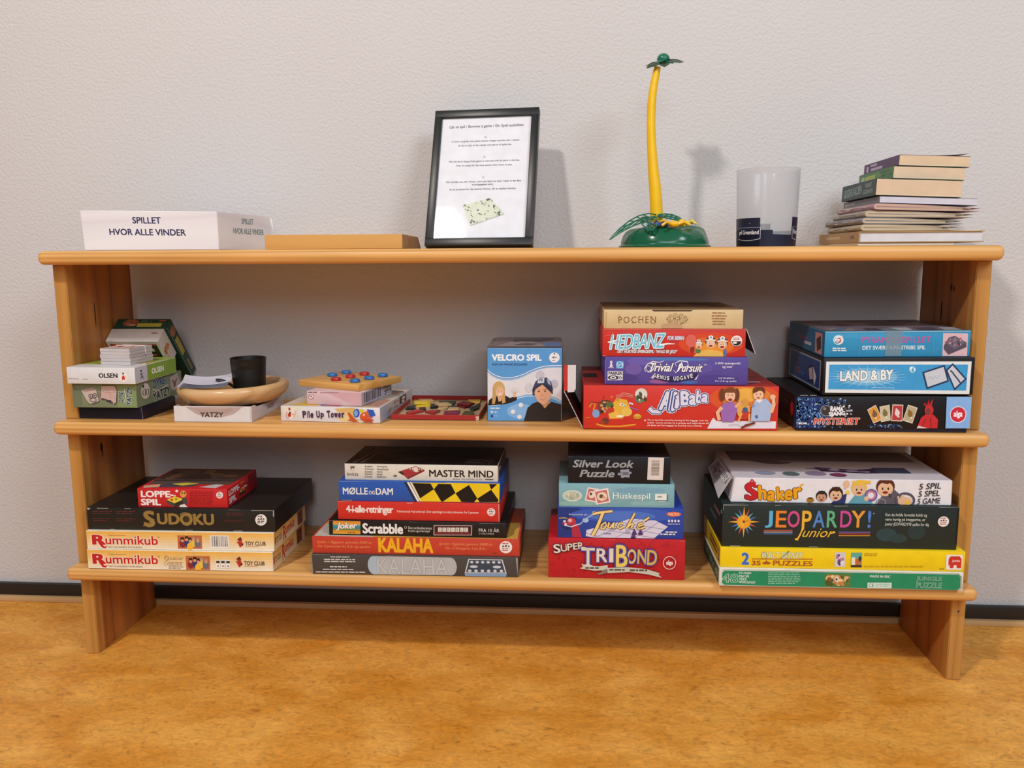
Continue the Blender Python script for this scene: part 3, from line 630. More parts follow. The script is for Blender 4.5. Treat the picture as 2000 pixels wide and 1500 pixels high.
a.t('2', 376, 726, 432, 808, '#3e6cba', .05, ol=('#e4dfc0', .02)); a.t('WALT DISNEY', 515, 722, 800, 768, '#f2e6a8', .02, .1, ol=('#4f8f96', .035)); a.ring(531, 745, 20, 24, 3, '#4f8f96'); a.l([(640, 770), (700, 715), (690, 740)], 5, '#4f8f96')
a.r(448, 766, 864, 771, '#b0542a'); a.t('35', 447, 780, 510, 812, '#b0542a', .04); c = '#b0542a'; a.r(532, 788, 566, 806, c); a.e(528, 797, 7, 6, c); a.e(570, 797, 7, 6, c); a.e(549, 785, 6, 7, c); a.e(549, 809, 6, 6, '#efcc14'); a.t('PUZZLES', 593, 780, 864, 815, '#b0542a', .035)
a.r(1012, 722, 1085, 820, '#d4ccd4'); a.blobs(1018, 730, 1080, 815, ['#6a5a8c', '#b9788c', '#e8dfe2', '#4a4a6c'], 14, 5, 13, 2); a.r(1122, 724, 1195, 822, '#62aa9c'); a.e(1165, 790, 24, 28, '#c06a2c'); a.r(1126, 755, 1150, 806, '#e4e0d2'); a.e(1182, 765, 10, 18, '#2c3440'); a.r(1122, 806, 1195, 822, '#3c342c')
a.dash(1210, 728, 1300, 750, 2, '#b59420', .4); a.dash(1210, 812, 1632, 828, 1, '#c8a41c', .5); a.dash(1715, 828, 1748, 836, 1, '#8a6c1c', .8)
a.p([(1762, 735), (1858, 737), (1866, 745), (1864, 830), (1856, 838), (1762, 836), (1755, 828), (1756, 742)], '#ece2dc'); c = '#cc3428'; a.p([(1772, 765), (1785, 746), (1845, 746), (1858, 765), (1858, 826), (1828, 826), (1826, 805), (1808, 805), (1806, 826), (1782, 826), (1780, 800), (1772, 812)], c); a.t('Jumbo', 1796, 768, 1848, 788, '#ece2dc', .02)
s = face(b, 'left', W, D, H); s.full('#d9b512'); s.dash(40, 25, 85, 75, 2, '#6a4a1c', .6); s.t('2', 88, 20, 95, 80, '#3a4a80', .05)
game('puzzle_box', 'bright yellow puzzle box between the green box and the big dark box', b, 'low', .6664, -.0075, acc, 0, 'puzzle box')
acc += H+.0003
W, H, D = .4523, .0871, .235
b = boxmb(W, D, H, '#212c2b', .0014)
a = fr(b, W, D, H, (245, 400), (1835, 422), (242, 690))
a.e(1360, 610, 70, 45, '#2a4348'); a.e(1440, 635, 60, 30, '#28403f'); a.e(1560, 590, 60, 50, '#26383a')
cx, cy = 392, 522
for i in range(16):
    th = i*PI/8; R_ = 108 if i % 4 == 0 else (88 if i % 2 == 0 else 95); w = .2
    c = '#eca63a' if i % 4 == 0 else ('#c8504a' if i % 4 == 1 else ('#5fb0b0' if i % 4 == 2 else '#4a78b8'))
    a.p([(cx+R_*math.cos(th), cy+R_*math.sin(th)), (cx+40*math.cos(th+w), cy+40*math.sin(th+w)), (cx+40*math.cos(th-w), cy+40*math.sin(th-w))], c)
a.e(cx, cy, 46, 46, '#e8a22c'); a.blobs(cx-34, cy-34, cx+34, cy+34, ['#c88420', '#f2c04a'], 10, 5, 9, 3); a.e(cx, cy, 10, 10, '#8a4a22')
for ch, x0, x1, y1, c in (('J', 535, 590, 562, '#5cb0d8'), ('E', 608, 683, 560, '#e5842c'), ('O', 688, 772, 560, '#cf4e86'), ('P', 786, 852, 575, '#e8b23a'), ('A', 860, 942, 560, '#4f82c2'), ('R', 954, 1026, 560, '#5fae86'), ('D', 1044, 1122, 560, '#c94a94'), ('Y', 1118, 1212, 560, '#e29a3e'), ('!', 1228, 1252, 562, '#4e7ccc')): a.t(ch, x0, 446, x1, y1, c, .02)
a.e(1268, 465, 5, 5, '#8a9494')
for i, c in enumerate(('#c8544a', '#d2b6ae', '#4f78c0')): a.r(530, 576+i*12, 725, 582+i*12, c)
for i, c in enumerate(('#7f6cb8', '#c8544a', '#dca030')): a.r(1038, 588+i*12, 1250, 594+i*12, c)
a.t('Junior', 742, 562, 1012, 645, '#ecba38', .0, .45); a.l([(742, 640), (760, 646), (778, 610), (790, 566)], 8, '#ecba38'); a.l([(985, 602), (1015, 592)], 6, '#ecba38')
a.t('Kan du holde hovedet koldt og', 1346, 464, 1622, 490, '#d9dcd6'); a.t('være hurtig på knapperne, er', 1345, 496, 1612, 521, '#d9dcd6'); a.t('Junior JEOPARDY!® spillet for dig', 1345, 526, 1638, 553, '#d9dcd6')
a.seal(1733, 519, 37)
worn(a, [(250, 420, 403, 5), (600, 640, 407, 4), (1000, 1090, 412, 4), (1700, 1832, 421, 5), (300, 370, 684, 4), (840, 900, 690, 4)], '#a8aaa2'); a.r(244, 405, 250, 440, '#a8aaa2'); a.r(1826, 428, 1832, 690, '#11100f')
s = face(b, 'left', W, D, H); s.full('#1a2221'); s.dash(60, 30, 92, 48, 1, '#8a5a4a', .5); s.e(95, 22, 1.6, 5, '#c9c2ba'); s.dash(40, 55, 80, 70, 1, '#5a6a68', .5)
game('board_game_box', 'big dark grey-green game box with rainbow capitals and a many-pointed star', b, 'low', .6610, .0000, acc, .5)
acc += H+.0003
W, H, D = .4230, .0505, .235
t = game2('board_game_box', 'white game box with a torn left end and cartoon children on its front', 'low', .6635, .0100, acc, -.2)
b = MB(); bm = bmesh.new(); bmesh.ops.create_cube(bm, size=1)
for v in bm.verts:
    top = v.co.z > 0; v.co = Vector(((v.co.x)*(W-(.008 if top else 0))+(.0 if not top else .003), (v.co.y+.5)*D, H if top else 0))
bmesh.ops.bevel(bm, geom=bm.edges[:], offset=.0015, segments=2, affect='EDGES'); b.bm(bm, PM('#e4e1e6'))
a = fr(b, W-.003, D, H, (312, 225), (1790, 245), (310, 387), x=.001)
a.t('S', 398, 258, 490, 374, '#c41f2a', .06, ol=('#5a1a1c', .03)); a.l([(430, 262), (445, 238), (462, 256)], 12, '#c41f2a'); a.e(480, 268, 8, 8, '#e4e1e6')
for ch, x0, y0, x1, y1, rr in (('h', 490, 276, 548, 372, 4), ('a', 552, 312, 608, 380, -6), ('k', 614, 286, 670, 374, 5), ('e', 668, 306, 724, 374, -8), ('r', 728, 292, 788, 362, 8)): a.t(ch, x0, y0, x1, y1, '#e9a41c', .05, 0, rr, ol=('#6a3a1a', .04))
a.l([(760, 300), (780, 275), (796, 268)], 10, '#e9a41c')
a.e(845, 372, 26, 18, '#a8742c'); a.r(832, 355, 858, 364, '#3a2a1a')
def kid(x, y, r, hair, skin='#dfb795'):
    a.e(x, y-r*.15, r*1.15, r*1.05, hair); a.e(x, y+r*.15, r*.95, r*.85, skin); a.e(x-r*.35, y+r*.1, r*.1, r*.16, '#2a1c1a'); a.e(x+r*.35, y+r*.1, r*.1, r*.16, '#2a1c1a'); a.e(x, y+r*.55, r*.35, r*.16, '#8a2c2c'); a.p([(x-r*1.05, y-r*.1), (x-r*.6, y-r*.6), (x+r*.2, y-r*.45), (x+r*.7, y-r*.6), (x+r*1.05, y-r*.1), (x+r*.6, y-r*1.15), (x-r*.6, y-r*1.15)], hair)
a.p([(985, 395), (1040, 345), (1090, 330), (1080, 398)], '#2c3468'); kid(920, 352, 34, '#2c2224', '#c8987a'); kid(1016, 336, 42, '#3f2018'); a.e(1085, 268, 22, 24, '#dfb795'); a.l([(1075, 300), (1082, 275)], 16, '#dfb795'); a.e(1095, 322, 14, 14, '#e8c84a')
a.p([(1100, 398), (1140, 345), (1210, 330), (1270, 398)], '#5f9fb0'); kid(1170, 300, 46, '#e6bc48'); a.l([(1125, 260), (1180, 245), (1245, 258)], 22, '#e6bc48')
a.ring(1252, 340, 38, 36, 9, '#6a4a8c'); a.ring(1252, 340, 26, 25, 7, '#c86a98'); a.e(1222, 362, 16, 16, '#dfb795')
a.p([(1290, 402), (1330, 335), (1400, 300), (1450, 340), (1440, 404)], '#5c5660'); kid(1345, 292, 54, '#5a2c1c'); a.l([(1372, 330), (1380, 355)], 14, '#3a3438'); a.ring(1320, 385, 32, 22, 6, '#8a8a92')
a.ring(1478, 375, 60, 46, 12, '#5a5264'); a.e(1478, 380, 46, 30, '#dfb795'); a.l([(1440, 372), (1430, 345)], 12, '#dfb795'); a.l([(1465, 362), (1462, 335)], 12, '#dfb795'); a.e(1495, 388, 18, 14, '#e2bc3c'); a.ring(1478, 375, 66, 52, 4, '#3f3850')
for tx, x0, y0, x1, y1 in (('5 SPIL', 1565, 262, 1712, 300), ('5 SPEL', 1564, 310, 1706, 347), ('5 GAME', 1560, 358, 1715, 395)): a.t(tx, x0, y0, x1, y1, '#2e2b2e', .015, .2, 4)
s = face(b, 'top', W-.01, D, H, x=.003); s.full('#d2cfd8'); s.blobs(10, 5, 95, 55, ['#8a8490', '#6f6a78', '#a8a2a8', '#4a4658'], 26, 4, 12, 12); s.r(4, 4, 96, 40, '#7a727c'); s.e(40, 84, 5, 7, '#8a7a9a'); s.e(28, 86, 4, 7, '#5a6a6c'); s.e(50, 88, 4, 6, '#7a3a5c'); s.e(16, 84, 5, 6, '#8f9ab4'); s.p([(42, 62), (60, 70), (80, 62), (84, 78), (64, 82), (44, 76)], '#3c3048'); s.l([(38, 66), (50, 74), (66, 70)], 1.5, '#7a5a9a'); s.r(70, 62, 86, 80, '#42506c'); s.blobs(44, 62, 68, 82, ['#c8b8d0', '#3c3048', '#8a7aa8'], 12, 1.5, 3, 4)
b.build('box_body', t)
b = MB(); x = -W/2
pts = [Vector(p) for p in ((x+.002, .004, .049), (x+.002, .17, .049), (x-.020, .165, .028), (x-.022, .010, .004))]
n = Vector((-.0, 0, .0009)); 
for q in (0, 1): b.poly([p+n*q for p in (pts if q else pts[::-1])], PM('#d9d6dc'))
for i in range(4): j = (i+1) % 4; b.poly([pts[i], pts[j], pts[j]+n, pts[i]+n], PM('#d9d6dc'))
A_ = Art(b, pts[1]+n, pts[0]-pts[1], pts[2]-pts[1]); A_.k = 4
A_.r(8, 10, 60, 90, '#9a94a0'); A_.blobs(10, 12, 58, 88, ['#5a5060', '#c8c2cc', '#7a6a80'], 12, 5, 10, 3); A_.r(64, 14, 94, 60, '#efeef0'); A_.dash(66, 18, 92, 56, 4, '#4a4650', .5)
b.build('torn_flap', t)

# ---- middle shelf, right-hand pile (it leans a little, its right end higher)
def lean_game(name, label, mb, x, y, lift, roll_, yaw=0, part=None):
    loc, rot = place('mid', x, y, lift, yaw)
    r = (0, rot[1]-roll_, rot[2])
    o = mb.build(name, None, loc, r); tag(o, label, 'game box', GROUP); return o
t = game2('board_game_box', 'black game box with a blue pixel pattern, bottom of the far right middle pile', 'mid', .7323, .0060, 0, 0)
W, H, D = .3266, .0630, .26
b = MB(); b.box(-.1585, .1605, .003, D-.003, 0, .03, PM('#1d2036'), .001); b.build('box_base', t)
b = boxmb(W, D, H, '#151217', .0014)
a = fr(b, W, D, H, (245, 825), (1745, 808), (240, 1088))
q = random.Random(12); blues = ['#1f3a78', '#2f5aa0', '#4a84c4', '#7fb0dc', '#28356a', '#16244c', '#a8cbe6']
a.p([(248, 828), (470, 825), (560, 950), (470, 1084), (246, 1084)], '#1b2f66'); a.k += 1
for i in range(430):
    x = 248+420*(q.random()**1.5); y = 832+q.random()*238; w = 10+q.random()*6
    if x > 520 and 900 < y < 1060: continue
    a.r(x, y, x+w, y+w, q.choice(blues), False)
for i in range(70): x = 860+q.random()*310; y = 1040+q.random()*38; a.r(x, y, x+11, y+9, q.choice(blues), False)
a.k += 3
a.e(505, 938, 50, 46, '#8d9098'); a.e(505, 938, 43, 40, '#3a3638'); a.e(492, 922, 14, 12, '#7d7a7c')
for i in range(26): x = 620+q.random()*110; y = 885+q.random()*100; a.e(x, y, 9, 8, q.choice(['#e8e6ea', '#9aa0ac', '#5a5a64']), n=8)
a.t('RAMA', 540, 902, 655, 945, '#ecebee', .07, 0, -4, ol=('#2a2830', .05)); a.t('SJANG', 528, 944, 672, 988, '#ecebee', .07, 0, 4, ol=('#2a2830', .05))
a.t('MYSTERIET', 398, 996, 798, 1052, '#d5432a', .03, .15, ol=('#e6dede', .035)); a.t('DR', 290, 1036, 345, 1052, '#e8e8ec', .06); a.r(267, 1036, 286, 1052, '#e8e8ec')
for pts, c, d in ((((858, 925), (930, 885), (992, 1005), (915, 1038)), '#d8943a', '#7a5a48'), (((962, 900), (1048, 882), (1062, 1010), (980, 1026)), '#c9bc98', '#7a7048'), (((1072, 880), (1165, 882), (1162, 1018), (1066, 1016)), '#b83a42', '#e4d2ce'), (((1205, 880), (1288, 905), (1248, 1035), (1164, 1010)), '#b8a88c', '#8a6a2c')):
    cx = sum(p_[0] for p_ in pts)/4; cy = sum(p_[1] for p_ in pts)/4
    a.p(pts, '#d8ccb8'); a.p([(cx+(x-cx)*.86, cy+(y-cy)*.88) for x, y in pts], c); a.e(cx, cy, 22, 26, d, n=12); a.e(cx-8, cy-26, 10, 12, d, n=9); a.e(cx+10, cy+30, 11, 8, '#e0d6c4', n=9)
red = '#c42a30'
a.p([(1285, 1080), (1320, 985), (1360, 955), (1425, 960), (1465, 1000), (1462, 1082)], red); a.e(1385, 925, 38, 42, red); a.e(1378, 935, 22, 28, '#7a3a34'); a.l([(1360, 895), (1345, 865), (1338, 885)], 10, red); a.l([(1385, 885), (1412, 835), (1400, 890)], 12, red); a.l([(1365, 885), (1382, 840), (1378, 890)], 10, red); a.l([(1330, 1060), (1360, 990)], 8, '#8f1c22'); a.l([(1410, 1070), (1400, 985)], 8, '#8f1c22'); a.p([(1285, 1080), (1300, 1050), (1380, 1082)], '#d8c6c4')
a.r(1530, 800, 1750, 1092, '#86b2e8'); a.e(1632, 956, 70, 68, '#e4e0ec'); a.e(1632, 956, 63, 61, '#c82a40'); a.t('alga', 1594, 925, 1670, 988, '#f0eaee', .05)
s = face(b, 'left', W, D, H); s.full('#17110f'); s.blobs(10, 10, 80, 90, ['#2c1c18', '#3a2420', '#1f1a1c'], 16, 4, 12, 5); s.e(89, 45, 5, 22, '#9c2430'); s.r(97, 0, 100, 100, '#24407c')
s = face(b, 'top', W, D, H); s.full('#1c1616'); s.blobs(2, 2, 98, 98, ['#2a201e', '#3a2a24', '#201a1c'], 18, 4, 12, 6); s.dash(3, 95, 14, 98, 1, '#c8c8c8', .6)
o = b.build('box_lid', t, (.0013, 0, .0068), (0, -.012, 0))
W, H, D = .2790, .0722, .275
b = boxmb(W, D, H, '#1a1719', .0014)
a = fr(b, W, D, H, (465, 505), (1746, 485), (462, 803))
a.p([(487, 533), (1716, 517), (1712, 775), (484, 782)], '#dfe3e6'); a.p([(515, 557), (1688, 542), (1684, 748), (511, 755)], '#3f9bd4')
a.e(840, 650, 260, 70, '#6ab2de'); a.e(840, 650, 170, 48, '#a9d2ea')
for th in range(0, 360, 15):
    c_, s_ = math.cos(math.radians(th)), math.sin(math.radians(th)); a.l([(840+150*c_, 650+40*s_), (840+330*c_, 650+92*s_)], [5, 1], '#bfe0f0')
a.t('LAND & BY', 608, 598, 1060, 680, '#eef0ee', .04, 0, 1.5, ol=('#54738a', .035))
a.e(1222, 588, 30, 28, '#7fc0e4'); a.blobs(1195, 562, 1250, 615, ['#dff0f6', '#4a90c0'], 7, 7, 12, 2); a.dash(880, 732, 1130, 744, 1, '#8fc8e8', .6)
for A_, B_ in (([(1500, 590), (1557, 532), (1682, 655), (1585, 746)], [(1517, 592), (1557, 550), (1664, 655), (1586, 728)]), ([(1306, 606), (1490, 546), (1533, 676), (1350, 740)], [(1322, 614), (1482, 562), (1518, 668), (1358, 724)])): a.p(A_, '#25355c'); a.p(B_, '#c6cbd6')
a.l([(1362, 655), (1380, 640), (1395, 660), (1415, 632), (1432, 655), (1455, 628)], 7, '#aab2c4')
a.l([(1540, 590), (1560, 605), (1575, 625), (1595, 645), (1618, 672), (1632, 690)], 12, '#3a425c')
s = face(b, 'left', W, D, H); s.full('#17151a'); s.r(6, 10, 94, 92, '#9aa6b4'); s.r(9, 14, 92, 88, '#1f3f78'); s.blobs(20, 25, 55, 80, ['#4a2a4c', '#6a3048', '#2a5a94'], 10, 3, 8, 4); s.p([(62, 42), (74, 30), (78, 74), (66, 82)], '#10182c'); s.p([(64, 46), (73, 37), (76, 70), (67, 76)], '#c0a8b0'); s.p([(75, 34), (84, 58), (80, 86), (77, 70)], '#c8ccd4')
s = face(b, 'top', W, D, H); s.r(4, 4, 96, 96, '#1f2c44')
lean_game('board_game_box', 'black game box with a white-framed blue panel, under the taped blue box', b, .7575, .0040, .0727, .0105, 0)
W, H, D = .2690, .0500, .268
t = game2('board_game_box', 'faded blue game box mended with clear tape, topmost of the right pile', 'mid', .7548, .0120, .1454, 0)
t.rotation_euler[1] -= .0118
b = boxmb(W, D, H, '#2f8fbe', .0012)
a = fr(b, W, D, H, (490, 265), (1725, 240), (485, 482))
a.e(900, 300, 350, 25, '#3f9ccc'); a.e(700, 440, 160, 25, '#2a84b4')
a.t('PYRAMIDESPILLET', 800, 300, 1390, 352, '#bd5a98', .03, sp=1.15); a.t('DET SVÆRE 4-PÅ-STRIBE SPIL', 812, 366, 1348, 408, '#e2e8ea', .025)
a.e(605, 335, 44, 40, '#dfe6ea'); a.e(605, 337, 36, 33, '#2f8fbe'); a.p([(570, 340), (590, 300), (640, 300), (645, 350), (615, 372)], '#dfe6ea'); a.e(610, 338, 20, 22, '#c05a58'); a.p([(595, 325), (625, 330), (600, 355)], '#dfe6ea')
a.dash(556, 400, 672, 414, 1, '#dfe6ea', .7); a.dash(556, 418, 714, 432, 1, '#dfe6ea', .7)
a.r(1490, 266, 1698, 455, '#d8b4bc'); a.p([(1498, 372), (1540, 300), (1590, 288), (1688, 340), (1690, 380), (1540, 445), (1500, 400)], '#544c5c'); a.p([(1502, 340), (1600, 292), (1686, 338), (1590, 395)], '#6a6272'); a.blobs(1530, 300, 1650, 385, ['#b0506c', '#8a7a88', '#c8a8b0', '#4a4452'], 20, 5, 11, 6)
worn(a, [(495, 1700, 268, 0)], '#9fc6d8'); a.p([(490, 266), (1720, 241), (1720, 250), (492, 276)], '#8fbcd0'); a.l([(785, 275), (780, 470)], 4, '#5aa8cc'); a.l([(1412, 268), (1408, 460)], 4, '#5aa8cc')
s = face(b, 'left', W, D, H); s.full('#1f6088'); s.r(76, 12, 94, 94, '#c08a8c'); s.p([(79, 40), (90, 20), (92, 70), (82, 88)], '#3a2c34'); s.dash(22, 44, 62, 60, 1, '#7a4a84', .9); s.dash(46, 62, 66, 76, 1, '#b9c6cc', .9)
s = face(b, 'top', W, D, H); s.full('#5c4a40'); s.r(3, 30, 97, 96, '#6f6470')
for x0, x1, c in ((5, 22, '#8a7a70'), (30, 46, '#4a3e4c'), (50, 62, '#a8b0b4'), (66, 80, '#4c4654'), (84, 95, '#9aa0a4')): s.p([(x0, 96), (x0+4, 74), (x1+4, 74), (x1, 96)], c)
s.p([(3, 96), (20, 70), (28, 70), (12, 96)], '#4f6a7c'); s.blobs(4, 5, 96, 60, ['#6a5648', '#4c3e38', '#7a685a'], 18, 5, 14, 3)
b.build('box_lid', t)
M_tape = clear_mat('clear_sticky_tape', '#b8cdd4', .42, .2)
b = MB(); b.box(-.0215, .0085, -.0012, -.0009, .002, H, M_tape, 0); b.box(-.0215, .0085, -.0012, .05, H+.0004, H+.0007, M_tape, 0)
o = b.build('tape', t); o['label'] = 'strip of clear sticky tape'

# ---- middle shelf, red pile
t = game2('board_game_box', 'large red game box with an opened end flap and white bubble lettering', 'mid', .3480, .0040, 0, .6)
W, H, D = .3771, .0872, .285
b = boxmb(W, D, H, '#cf352b', .0012)
a = fr(b, W, D, H, (95, 872), (1910, 890), (90, 1284))
a.e(1600, 1000, 330, 130, '#d8552c'); a.e(1600, 985, 240, 100, '#e0803a'); a.e(1600, 970, 130, 65, '#eaae4c')
a.p([(1290, 1210), (1310, 1180), (1340, 1210), (1890, 1215), (1888, 1282), (1255, 1282)], '#e0dce8')
# camel, rider and thrown baggage
y_ = '#dfae3c'
a.l([(215, 1240), (300, 1262), (440, 1262), (585, 1244)], 14, '#e0a028'); a.e(440, 1060, 75, 55, y_); a.p([(390, 1020), (400, 995), (500, 1010), (545, 1110), (500, 1160), (440, 1180), (380, 1130)], y_); a.e(500, 1125, 50, 42, '#e6be5a'); a.e(415, 1012, 16, 14, '#c8922c'); a.p([(325, 1140), (400, 1120), (470, 1185), (340, 1190)], '#e3b648'); a.e(440, 1165, 36, 10, '#efe6d8'); a.e(452, 1055, 18, 14, '#efe9da'); a.e(456, 1056, 6, 8, '#2a2420'); a.e(482, 1066, 14, 11, '#efe9da'); a.e(484, 1068, 5, 7, '#2a2420')
a.e(305, 1055, 68, 42, '#4a3a2c'); a.e(340, 1060, 38, 30, '#4f7040'); a.e(250, 1090, 30, 60, '#8a3a2c'); a.e(210, 1140, 34, 40, '#7fa0d0'); a.l([(150, 1080), (170, 1040), (205, 1050), (185, 1110)], 14, '#d89030'); a.l([(150, 1040), (265, 1030), (290, 970)], 5, '#4a3a2c'); a.e(300, 1210, 32, 30, '#6a3a2c'); a.e(270, 1225, 26, 16, '#a83a2c'); a.blobs(230, 1020, 380, 1150, ['#2f2620', '#6a7a3c', '#b84a34', '#c8a06a'], 16, 8, 18, 3)
for dy in (0, 14, 28): a.l([(400, 975+dy), (470, 945+dy), (560, 960+dy)], 4, '#e8b0a0')
a.e(635, 960, 58, 58, '#d8d6cc'); a.e(625, 1000, 50, 40, '#6a7a5c'); a.e(650, 985, 26, 22, '#8a4a3c'); a.blobs(590, 930, 690, 1040, ['#8a9a7c', '#e2e0d6', '#3f4a38', '#b0a088'], 16, 8, 18, 4); a.l([(520, 1040), (560, 1050)], 16, '#d8d0e0'); a.l([(530, 1080), (610, 1110)], 12, '#a85aa0'); a.e(600, 1168, 40, 26, '#c8902c'); a.e(600, 1155, 26, 12, '#e0b04a'); a.l([(365, 995), (350, 985), (370, 975)], 10, '#d89a3a'); a.l([(110, 1180), (160, 1175)], 6, '#c8902c')
# logo
for w, c in ((62, '#e9e4ee'), (52, '#38508c'), (34, '#d9d5e8')):
    a.l([(710, 1088), (745, 1122), (800, 1125), (850, 1075), (900, 960)], w, c)
ol = (('#e9e4ee', .11), ('#33498a', .07))
for ch, x0, y0, x1, y1, rr in (('A', 815, 938, 925, 1105, -6), ('l', 905, 930, 935, 1110, -8), ('l', 930, 940, 955, 1110, -8), ('i', 955, 975, 985, 1085, -6), ('B', 1005, 935, 1085, 1055, 3), ('a', 1085, 972, 1145, 1052, 0), ('b', 1150, 930, 1200, 1035, -4), ('a', 1200, 962, 1252, 1030, -8)): a.t(ch, x0-6, y0-6, x1+6, y1+6, '#dcd8ea', .055, 0, rr, ol=ol)
a.e(672, 1204, 9, 9, '#ecd8d4'); a.e(672, 1204, 4, 4, '#cf352b')
for i, (tx, x1) in enumerate((('Try to load the camel by placing all the baggage onto the', 1262), ('saddle - but be careful, he is grumpy and might throw off', 1268), ('Ali Baba and the baggage by bucking very suddenly.', 1205))): a.t(tx, 693, 1194+i*25, x1, 1214+i*25, '#f0dcd6', .015)
# two children at the table
a.p([(1370, 1090), (1400, 1040), (1490, 1030), (1530, 1100), (1500, 1215), (1390, 1215)], '#9a6ab4'); a.l([(1365, 1200), (1345, 1130), (1385, 1080)], 34, '#e6b290'); a.l([(1510, 1080), (1540, 1050), (1560, 1030)], 26, '#e6b290'); a.e(1385, 965, 26, 60, '#6a3c24'); a.e(1520, 965, 24, 62, '#6a3c24'); a.e(1460, 945, 62, 52, '#7a4628'); a.e(1458, 975, 48, 55, '#ecbc9c'); a.e(1440, 965, 5, 5, '#3a2620'); a.e(1478, 967, 5, 5, '#3a2620'); a.e(1460, 1010, 20, 13, '#9a3034'); a.p([(1410, 945), (1430, 915), (1490, 915), (1508, 945)], '#7a4628')
a.p([(1655, 1210), (1660, 1080), (1690, 1015), (1790, 1000), (1850, 1060), (1830, 1210)], '#a9bcdf'); a.l([(1840, 1130), (1862, 1060), (1855, 1000)], 32, '#e8b896'); a.e(1850, 985, 26, 24, '#e8b896'); a.e(1722, 930, 56, 48, '#6a3820'); a.e(1718, 965, 48, 50, '#ecbc9c'); a.e(1700, 958, 5, 5, '#3a2620'); a.e(1736, 958, 5, 5, '#3a2620'); a.e(1718, 992, 16, 7, '#a8484a'); a.p([(1665, 955), (1680, 905), (1760, 900), (1778, 945), (1730, 925)], '#6a3820'); a.p([(1690, 1018), (1730, 1040), (1765, 1005)], '#e9eaf2'); a.p([(1690, 1160), (1715, 1150), (1720, 1180), (1700, 1185)], '#46609c'); a.l([(1660, 1080), (1690, 1060)], 14, '#7f98c8')
a.e(1585, 1110, 60, 80, '#e2a850'); a.e(1600, 1150, 45, 45, '#c63a2c'); a.e(1600, 1105, 26, 26, '#4a5a8c'); a.l([(1540, 1210), (1570, 1130)], 18, '#e2b060'); a.l([(1640, 1210), (1640, 1140)], 18, '#e2b060'); a.e(1600, 1040, 30, 40, '#d89a48'); a.l([(1570, 1270), (1690, 1225)], 20, '#8a3a24'); a.l([(1570, 1280), (1610, 1240), (1700, 1225)], 8, '#5a2818'); a.l([(1450, 1245), (1530, 1235), (1560, 1255)], 5, '#b0aac0')
s = face(b, 'top', W, D, H); s.full('#9c2420'); s.r(0, 90, 100, 100, '#b02c26'); s.blobs(70, 40, 98, 90, ['#7a1c1a', '#c05a3a', '#8a2420'], 10, 3, 9, 7); s.r(0, 40, 8, 62, '#1a1212'); s.dash(82, 78, 95, 84, 1, '#c8b0c0', .8)
b.build('box_body', t)
b = MB(); F = PM('#1d1513'); Wt = PM('#d5d0d2'); Rd = PM('#c2322a')  # flap's inner face near-black: shade of the open end put into the colour
x = -W/2
p0, p1 = Vector((x-.0008, .002, .002)), Vector((-.2262, .002, .0745)); n = Vector((-.0011, 0, -.0005)); dd = Vector((0, .262, 0))
for q0, q1, m_ in ((p0, p1, F), (p0+n, p1+n, Rd)): b.poly([q0, q1, q1+dd, q0+dd], m_)
b.poly([p0, p1, p1+n, p0+n], Wt); b.poly([p0+dd, p1+dd, p1+n+dd, p0+n+dd], Wt); b.poly([p1, p1+dd, p1+dd+n, p1+n], Wt)
b.box(-.2270, -.2200, .006, .0075, .0745, .126, Rd, 0); b.box(-.2200, -.2040, .006, .0075, .0790, .126, Wt, 0)
b.poly([(-.2200, .006, .079), (-.2040, .006, .079), (-.2075, .006, .0725), (-.2200, .006, .0715)], Wt)
b.build('end_flap', t)
acc = .0880
W, H, D = .2771, .0545, .268
b = boxmb(W, D, H, '#584a98', .001)
a = fr(b, W, D, H, (290, 612), (1625, 600), (290, 862))
for x, y, rx, ry, c in ((620, 650, 120, 35, '#6a5cac'), (560, 720, 80, 50, '#6f5aa4'), (960, 625, 300, 14, '#4f78b8'), (480, 800, 120, 35, '#4a3c84'), (800, 830, 90, 18, '#9a5a8c'), (1350, 800, 200, 40, '#4c3f8c'), (1200, 700, 100, 50, '#6152a2'), (1080, 832, 80, 14, '#3f6ab0')): a.e(x, y, rx, ry, c)
a.p([(318, 742), (460, 740), (460, 822), (318, 824)], '#e4e2ea'); a.t('PARKER', 326, 746, 454, 774, '#231f2c', .05); 
for i, r_ in enumerate((38, 24, 12)): a.e(370, 800, r_*1.3, r_*.55, '#231f2c' if i % 2 == 0 else '#e4e2ea', n=16)
for i in range(3): a.l([(405+i*16, 785), (420+i*16, 800), (405+i*16, 815)], 6, '#231f2c')
a.r(397, 650, 467, 716, '#4fa0d4'); a.ring(432, 683, 30, 28, 5, '#dfeaf4'); a.l([(405, 672), (425, 690), (445, 672), (462, 690)], 7, '#dfeaf4')
a.e(350, 660, 11, 14, '#d8d4e4'); a.p([(335, 705), (342, 672), (358, 672), (366, 705)], '#d8d4e4'); a.dash(322, 707, 378, 714, 1, '#d8d4e4', .8)
a.p([(720, 795), (760, 750), (850, 775), (940, 782), (1060, 770), (1130, 750), (1172, 752), (1135, 806), (1090, 808), (1000, 828), (920, 835), (840, 825), (770, 805)], '#2a2450'); a.p([(1128, 808), (1172, 752), (1150, 806)], '#c8c0dc'); a.p([(722, 796), (762, 752), (748, 806)], '#c8c0dc')
W_ink = '#f0eef4'
a.t('Trivial', 715, 660, 935, 738, W_ink, .03, .4, 0, ol=('#221c40', .05)); a.t('Pursuit', 965, 662, 1205, 738, W_ink, .03, .4, 0, ol=('#221c40', .05))
